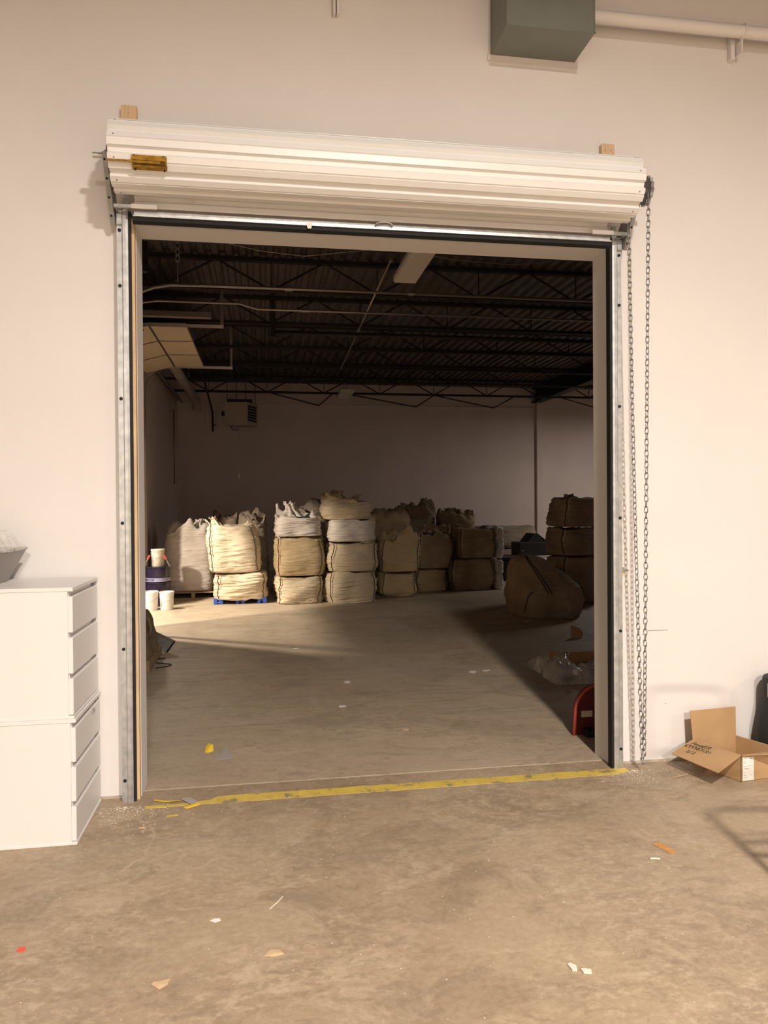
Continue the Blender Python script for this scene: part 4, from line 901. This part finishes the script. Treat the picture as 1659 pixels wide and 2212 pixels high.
tb = thing('work_table', 'low pale-topped table in the dark corner at the back wall', 'table', (6.3, 10.8, 0))
obj('table_top', G().bbox(5.67, 7.2, 10.5, 11.2, 0.41, 0.445, 0.006), 'tabletop', tb)
for x_ in (5.75, 7.1):
    for y_ in (10.56, 11.1): obj('leg', G().bbox(x_, x_+0.04, y_, y_+0.04, 0, 0.41, 0.003), 'black', tb)
t = thing('machine_case', 'black machine case with slanted lid on the low table', 'case', (6.15, 10.9, 0.446))
obj('case_body', G().bbox(5.87, 6.5, 10.6, 11.1, 0.446, 0.72, 0.01), 'cloudpaint', t)
obj('slanted_lid', G().extrude([(6.05, 0.72), (6.20, 0.90), (6.28, 0.90), (6.62, 0.62), (6.62, 0.50), (6.5, 0.50), (6.5, 0.72)], 'y', 10.62, 11.08), 'cloudpaint', t)
obj('clasp', G().bbox(5.93, 5.96, 10.592, 10.60, 0.54, 0.56, 0.002), 'alu', t)
tag(obj('equipment_bin', G().bbox(6.65, 7.15, 10.7, 11.1, 0.446, 0.62, 0.012), 'cloudpaint'), 'flat black bin beside the machine case on the low table', 'bin')
t = thing('equipment_chest', 'black chest under the end of the bag row at the back', 'chest', (5.5, 10.2, 0))
obj('chest_body', G().bbox(5.15, 5.62, 10.0, 10.9, 0, 0.42, 0.012), 'cloudpaint', t); obj('chest_lid', G().bbox(5.14, 5.63, 9.99, 10.91, 0.42, 0.47, 0.012), 'cloudpaint', t)
bag('long flat grey sack stacked high against the back wall', 5.45, 6.95, 12.2, 0.52, 1.03, 30.2, 'bag_dark', 0.8, 'flat', seams=False, wr=0.5, group=None)
bag('long flat grey sack lying under the upper one against the back wall', 5.45, 6.95, 12.2, 0.0, 0.52, 31.6, 'bag_dark', 0.8, 'flat', seams=False, wr=0.5, group=None)

# ------------------------------------------------------------------ dock door raised on its tracks
dd = sparent('door_1', (XL+0.1, 6.75, DZ))
PX = [(-0.21, 3.705), (-0.645, 3.70), (-1.085, 3.585)]
for i in range(2):
    (xa, za), (xb, zb) = PX[i], PX[i+1]
    d = Vector((xb-xa, 0, zb-za)).normalized(); nr_ = Vector((-d.z, 0, d.x)); nr_ = nr_ if nr_.z > 0 else -nr_
    pn = obj('panel', G().sheet([(xa, 5.42, za), (xb+0.006, 5.42, zb), (xb+0.006, 8.06, zb), (xa, 8.06, za)], nr_, 0.04), 'cream_panel', dd)
    for yy in (6.25, 7.15):
        obj('stile', G().sheet([(xa, yy-0.011, za-0.004), (xb+0.012, yy-0.011, zb-0.004), (xb+0.012, yy+0.011, zb-0.004), (xa, yy+0.011, za-0.004)], nr_, 0.004), 'joist', pn)
        if i == 0: obj('hinge', G().bbox(xb-0.03, xb+0.03, yy-0.03, yy+0.03, za-0.012, za-0.003, 0.002), 'galv_dull', pn)
for k in range(2): obj('panel', G().box(XL+0.05, XL+0.09, 5.42, 8.06, DZ+0.44*k+0.02, DZ+0.44*k+0.45), 'cream_panel', dd)
obj('panel_joint', G().box(-0.655, -0.637, 5.42, 8.06, 3.688, 3.697), 'joist', dd)
for yy in (5.36, 8.10):
    tr = [(XL+0.09, yy, 0.0), (XL+0.09, yy, 3.35), (XL+0.12, yy, 3.5), (XL+0.22, yy, 3.62), (XL+0.36, yy, 3.68), (XL+0.55, yy, 3.70), (0.24, yy, 3.70)]
    obj('track', G().tube(tr, 0.028, 4), 'conduit', dd)
    obj('track_hanger', G().bbox(0.20, 0.24, yy-0.02, yy+0.02, 3.70, DECK, 0.003), 'conduit', dd)
obj('torsion_plate', G().sheet([(XL+0.01, 5.2, 3.55), (XL+0.35, 5.2, 3.6), (XL+0.28, 5.2, 4.0), (XL+0.01, 5.2, 4.15)], (0, 1, 0), 0.004), 'galv_dull', dd)
obj('opener_rail', G().bbox(-1.0, 0.1, 5.18, 5.26, 3.76, 3.83, 0.004), 'conduit', dd)
obj('release_arm', G().tube([(-0.83, 5.0, 4.15), (-0.72, 5.05, 3.80), (-0.71, 5.08, 3.62), (-0.67, 5.1, 3.56)], 0.014, 6), 'black', dd)

# ------------------------------------------------------------------ services under the roof
def pipe(name, path, r, m, lab, cat, couplings=()):
    t = thing(name, lab, cat, path[0]); obj('run', G().tube(path, r, 8), m, t, smooth=True)
    for a, b in couplings: obj('coupling', G().cyl(a, b, r*1.45, n=10), m, t)
    return t
pipe('conduit', [(-1.1, 4.2, 3.58), (-0.62, 4.15, 3.72), (-0.42, 4.14, 3.80), (-0.25, 4.14, 3.835), (0.1, 4.14, 3.84), (9.0, 4.14, 3.84)], 0.018, 'conduit', 'upper bent steel conduit crossing below the store roof nearest the opening', 'conduit', [((0.95, 4.14, 3.84), (1.03, 4.14, 3.84)), ((2.3, 4.14, 3.84), (2.36, 4.14, 3.84))])
pipe('conduit', [(-1.1, 4.65, 3.60), (-0.7, 4.65, 3.76), (-0.45, 4.65, 3.80), (0.45, 4.65, 3.80), (0.65, 4.65, 3.745), (9.0, 4.65, 3.745)], 0.013, 'conduit', 'lower kinked steel conduit running along the joist behind the upper conduit', 'conduit', [((1.15, 4.65, 3.745), (1.25, 4.65, 3.745))])
pipe('conduit', [(1.95, 3.2, 3.90), (2.06, 9.0, 3.90)], 0.013, 'conduit', 'straight conduit running away from the opening in mid ceiling', 'conduit', [((1.95, 3.2, 3.90), (1.951, 3.26, 3.90)), ((2.005, 6.1, 3.9), (2.007, 6.2, 3.9))])
pipe('sprinkler_pipe', [(0.86, 6.0, 3.80), (8.5, 6.0, 3.80)], 0.03, 'joist', 'dark sprinkler pipe below the joists starting at the strut hanger', 'pipe', [((2.3, 6.0, 3.8), (2.4, 6.0, 3.8))])
pipe('cable_run', [(-1.19, 3.157, 3.93), (-0.45, 3.157, 3.985), (0.25, 3.157, 3.985), (0.7, 3.157, 3.90), (1.1, 3.157, 3.87), (1.9, 3.157, 3.985), (2.6, 3.157, 3.90), (3.2, 3.157, 3.88), (3.9, 3.157, 3.985), (4.6, 3.157, 3.90), (5.4, 3.157, 3.985)], 0.004, 'conduit', 'thin sagging cable slung across the store roof just inside', 'cable')
t = thing('strut_hanger', 'slotted steel strut hanging from the roof deck at the sprinkler pipe', 'hanger', (0.845, 5.95, 3.72))
obj('strut', G().bbox(0.815, 0.875, 5.92, 5.96, 3.74, DECK, 0.004), 'joist', t); obj('foot', G().bbox(0.79, 0.93, 5.9, 5.98, 3.715, 3.74, 0.004), 'joist', t)
t = thing('strut_hanger', 'perforated steel angle hanging near the left wall just inside the store', 'hanger', (-0.07, 3.2, 3.72))
obj('strut', G().bbox(-0.09, -0.05, 3.22, 3.226, 3.78, DECK, 0.001), 'galv_dull', t)
for k in range(7): obj('slot_hole', G().bbox(-0.08, -0.06, 3.2185, 3.2205, 3.80+0.06*k, 3.83+0.06*k, 0.0005), 'black', t)
obj('rod', G().cyl((-0.07, 3.223, 3.60), (-0.07, 3.223, 3.79), 0.005, n=6), 'galv_dull', t)
t = thing('strut_hanger', 'dark steel post hanging down beside the left wall inside the store', 'hanger', (-0.43, 3.6, 3.7))
obj('post', G().bbox(-0.46, -0.40, 3.6, 3.66, 3.86, DECK, 0.004), 'joist', t); obj('arm', G().bbox(-1.18, -0.40, 3.6, 3.66, 3.80, 3.86, 0.004), 'joist', t)
def striplight(x0, x1, y0, y1, z, lab):
    t = thing('strip_light', lab, 'light', ((x0+x1)/2, (y0+y1)/2, z), 'unlit strip lights')
    obj('housing', G().bbox(x0, x1, y0, y1, z+0.012, z+0.07, 0.006), 'fixture', t); obj('diffuser', G().bbox(x0+0.008, x1-0.008, y0+0.008, y1-0.008, z, z+0.012, 0.003), 'fixture', t)
    for yy in (y0+0.15, y1-0.15): obj('hang_wire', G().cyl(((x0+x1)/2, yy, z+0.07), ((x0+x1)/2, yy, DECK), 0.003, n=5), 'joist', t)
striplight(1.985, 2.215, 2.1, 3.31, 3.70, 'unlit white strip light hanging just inside the top of the opening')
striplight(2.36, 2.66, 11.9, 12.8, 3.93, 'small unlit strip light far back near the back wall')
# flue pipe along the left wall
t = thing('flue_pipe', 'thick grey flue pipe running along the top of the left store wall', 'pipe', (-0.73, 10, 3.75))
obj('pipe', G().cyl((-0.74, 8.3, 3.83), (-0.73, 12.75, 3.83), 0.085, n=24), 'pvc', t, smooth='auto')
obj('elbow', G().tube([(-0.73, 12.7, 3.83), (-0.73, 12.9, 3.81), (-0.73, 13.0, 3.72), (-0.73, 13.02, 3.66)], 0.092, 18), 'pvc', t, smooth=True)
for yy in (9.6, 11.2): obj('hanger_strap', G().box(-0.75, -0.72, yy+0.01, yy+0.03, 3.91, DECK), 'galv_dull', t); obj('band', G().cyl((-0.735, yy, 3.83), (-0.735, yy+0.04, 3.83), 0.09, n=24), 'galv_dull', t)
pipe('steel_rail', [(-1.1, 8.6, 3.88), (-1.1, 13.4, 3.88)], 0.03, 'conduit', 'steel rail along the top of the left store wall', 'rail')
pipe('gas_pipe', [(-0.45, 9.0, 4.02), (-0.42, 11.2, 3.96), (-0.40, 12.9, 3.66), (-0.40, 13.1, 3.60), (-0.40, 13.2, 3.2)], 0.022, 'joist', 'dark gas pipe coming down to the back wall beside the flue', 'pipe')
t = thing('wall_hatch', 'pale patched wall panel with dark valve on the back wall beside the heater', 'panel', (-0.44, 13.48, 3.17))
obj('plate', G().bbox(-0.565, -0.30, 13.46, 13.499, 3.17, 3.86, 0.004), 'wall_b', t)
obj('valve_arm', G().box(-0.42, -0.34, 13.43, 13.46, 3.36, 3.375), 'black', t)
# unit heater
t = thing('unit_heater', 'beige unit heater with black louvres hanging near the back wall', 'heater', (0.25, 11.7, 3.15))
hx = [Vector((-0.055, 11.5, 0)), Vector((0.388, 11.45, 0)), Vector((0.60, 11.85, 0)), Vector((0.15, 11.95, 0))]
g = G(); g.add([(p.x, p.y, 3.16) for p in hx]+[(p.x, p.y, 3.63) for p in hx], [(3, 2, 1, 0), (4, 5, 6, 7), (0, 1, 5, 4), (1, 2, 6, 5), (2, 3, 7, 6), (3, 0, 4, 7)])
hc = obj('cabinet', g, 'heater', t)
a, b = hx[1], hx[2]; no = Vector(((b-a).y, -(b-a).x, 0)).normalized()
for k in range(6):
    z_ = 3.25+k*0.056; obj('louvre', G().sheet([a.lerp(b, 0.12)+Vector((0, 0, z_)), a.lerp(b, 0.88)+Vector((0, 0, z_)), a.lerp(b, 0.88)+Vector((0, 0, z_+0.04)), a.lerp(b, 0.12)+Vector((0, 0, z_+0.04))], no, 0.008), 'black', t)
for p in (hx[0], hx[1], hx[2], hx[3]): 
    q = p.lerp((hx[0]+hx[2])/2, 0.15); obj('hanger_rod', G().cyl((q.x, q.y, 3.63), (q.x, q.y, DECK), 0.006, n=6), 'joist', t)
obj('top_frame', G().box(0.0, 0.5, 11.55, 11.6, 3.635, 3.70).box(0.0, 0.5, 11.8, 11.85, 3.635, 3.70), 'joist', t)
obj('fan_motor', G().cyl((-0.06, 11.72, 3.42), (-0.13, 11.72, 3.42), 0.05, n=14), 'black', t)
obj('wire_loop', G().tube([(0.05, 11.6, 3.16), (0.10, 11.58, 3.08), (0.18, 11.58, 3.06), (0.22, 11.58, 3.10)], 0.008, 6), 'black', t)
obj('drop_cord', G().tube([(0.217, 11.58, 3.16), (0.217, 11.58, 2.6), (0.218, 11.58, 2.16)], 0.006, 6), 'conduit', t)
obj('cord_switch', G().bbox(0.20, 0.236, 11.565, 11.595, 2.08, 2.17, 0.005), 'conduit', t)
# conduit and cord at the left back corner
pipe('wall_conduit', [(XL+0.02, 12.6, 3.6), (XL+0.02, 12.6, 2.0)], 0.014, 'conduit', 'thin conduit dropping down the left store wall near the corner', 'conduit')

# ------------------------------------------------------------------ lamp fixtures with their light
for i, (x, y, z, W) in enumerate(HALL_LAMPS):
    lab = ['round high-bay lamp nearest the opening', 'round high-bay lamp behind the nearest one', 'round high-bay lamp on the far right of the hall', 'unseen round fill lamp on the far left of the hall'][i]
    t = thing('high_bay_lamp', lab+' under the hall ceiling', 'lamp', (x, y, z), 'hall lamps')
    k_ = 2.4 if i == 1 else 1.0
    obj('housing', G().lathe([(0.06, 0.30), (0.09*k_, 0.12), (0.19*k_, 0.03), (0.205*k_, 0.0), (0.19*k_, 0.008), (0.08*k_, 0.1)], (x, y, z), 28), 'galv_dull', t, smooth='auto')
    obj('stem', G().cyl((x, y, z+0.29), (x, y, HZ), 0.012, n=8), 'black', t)
    l = bpy.data.lights.new('high_bay_light', 'AREA'); l.shape = 'DISK'; l.size = 0.85 if i == 1 else 0.30; l.energy = W; l.color = WARM; l.spread = math.radians(172)
    lo_ = link(bpy.data.objects.new('high_bay_light', l)); lo_.parent = t; lo_.location = (0, 0, 0.004)
for i, (x, y, z, W, tgt) in enumerate(YARD_LAMPS):
    lab = ['yard flood lamp on a pole outside the dock opening', 'smaller yard flood lamp farther along outside the store', 'yard flood lamp nearest the hall side, aimed at the bags'][i]
    t = thing('flood_lamp', lab, 'lamp', (x, y, -0.02), 'yard lamps')
    aim = (Vector(tgt)-Vector((x, y, z))).normalized()
    hd = Vector((x, y, z))
    obj('pole', G().cyl((x-0.25, y, -0.02), (x-0.25, y, z+0.1), 0.05, n=12), 'galv_dull', t)
    obj('head', G().cyl(hd-aim*0.16, hd-aim*0.02, 0.10, 0.16, n=20), 'galv_dull', t)
    l = bpy.data.lights.new('flood_light', 'AREA'); l.shape = 'DISK'; l.size = (0.2, 0.4, 0.25)[i]; l.energy = W; l.color = (1.0, 0.88, 0.72)
    lo_ = link(bpy.data.objects.new('flood_light', l)); lo_.parent = t; lo_.location = hd-Vector((x, y, -0.02))
    lo_.rotation_euler = aim.to_track_quat('-Z', 'Y').to_euler()
for x, y, z, W in STORE_LAMPS:
    t = thing('strip_light', 'lit strip light over the far right bay of the store', 'light', (x, y, z))
    obj('housing', G().bbox(x-0.12, x+0.12, y-0.6, y+0.6, z+0.006, z+0.07, 0.006), 'fixture', t)
    for yy in (-0.45, 0.45): obj('hang_wire', G().cyl((x, y+yy, z+0.07), (x, y+yy, DECK), 0.003, n=5), 'joist', t)
    l = bpy.data.lights.new('strip_tube', 'AREA'); l.shape = 'RECTANGLE'; l.size = 0.2; l.size_y = 1.1; l.energy = W; l.color = (1.0, 0.94, 0.88)
    lo_ = link(bpy.data.objects.new('strip_tube', l)); lo_.parent = t; lo_.location = (0, 0, 0.003)
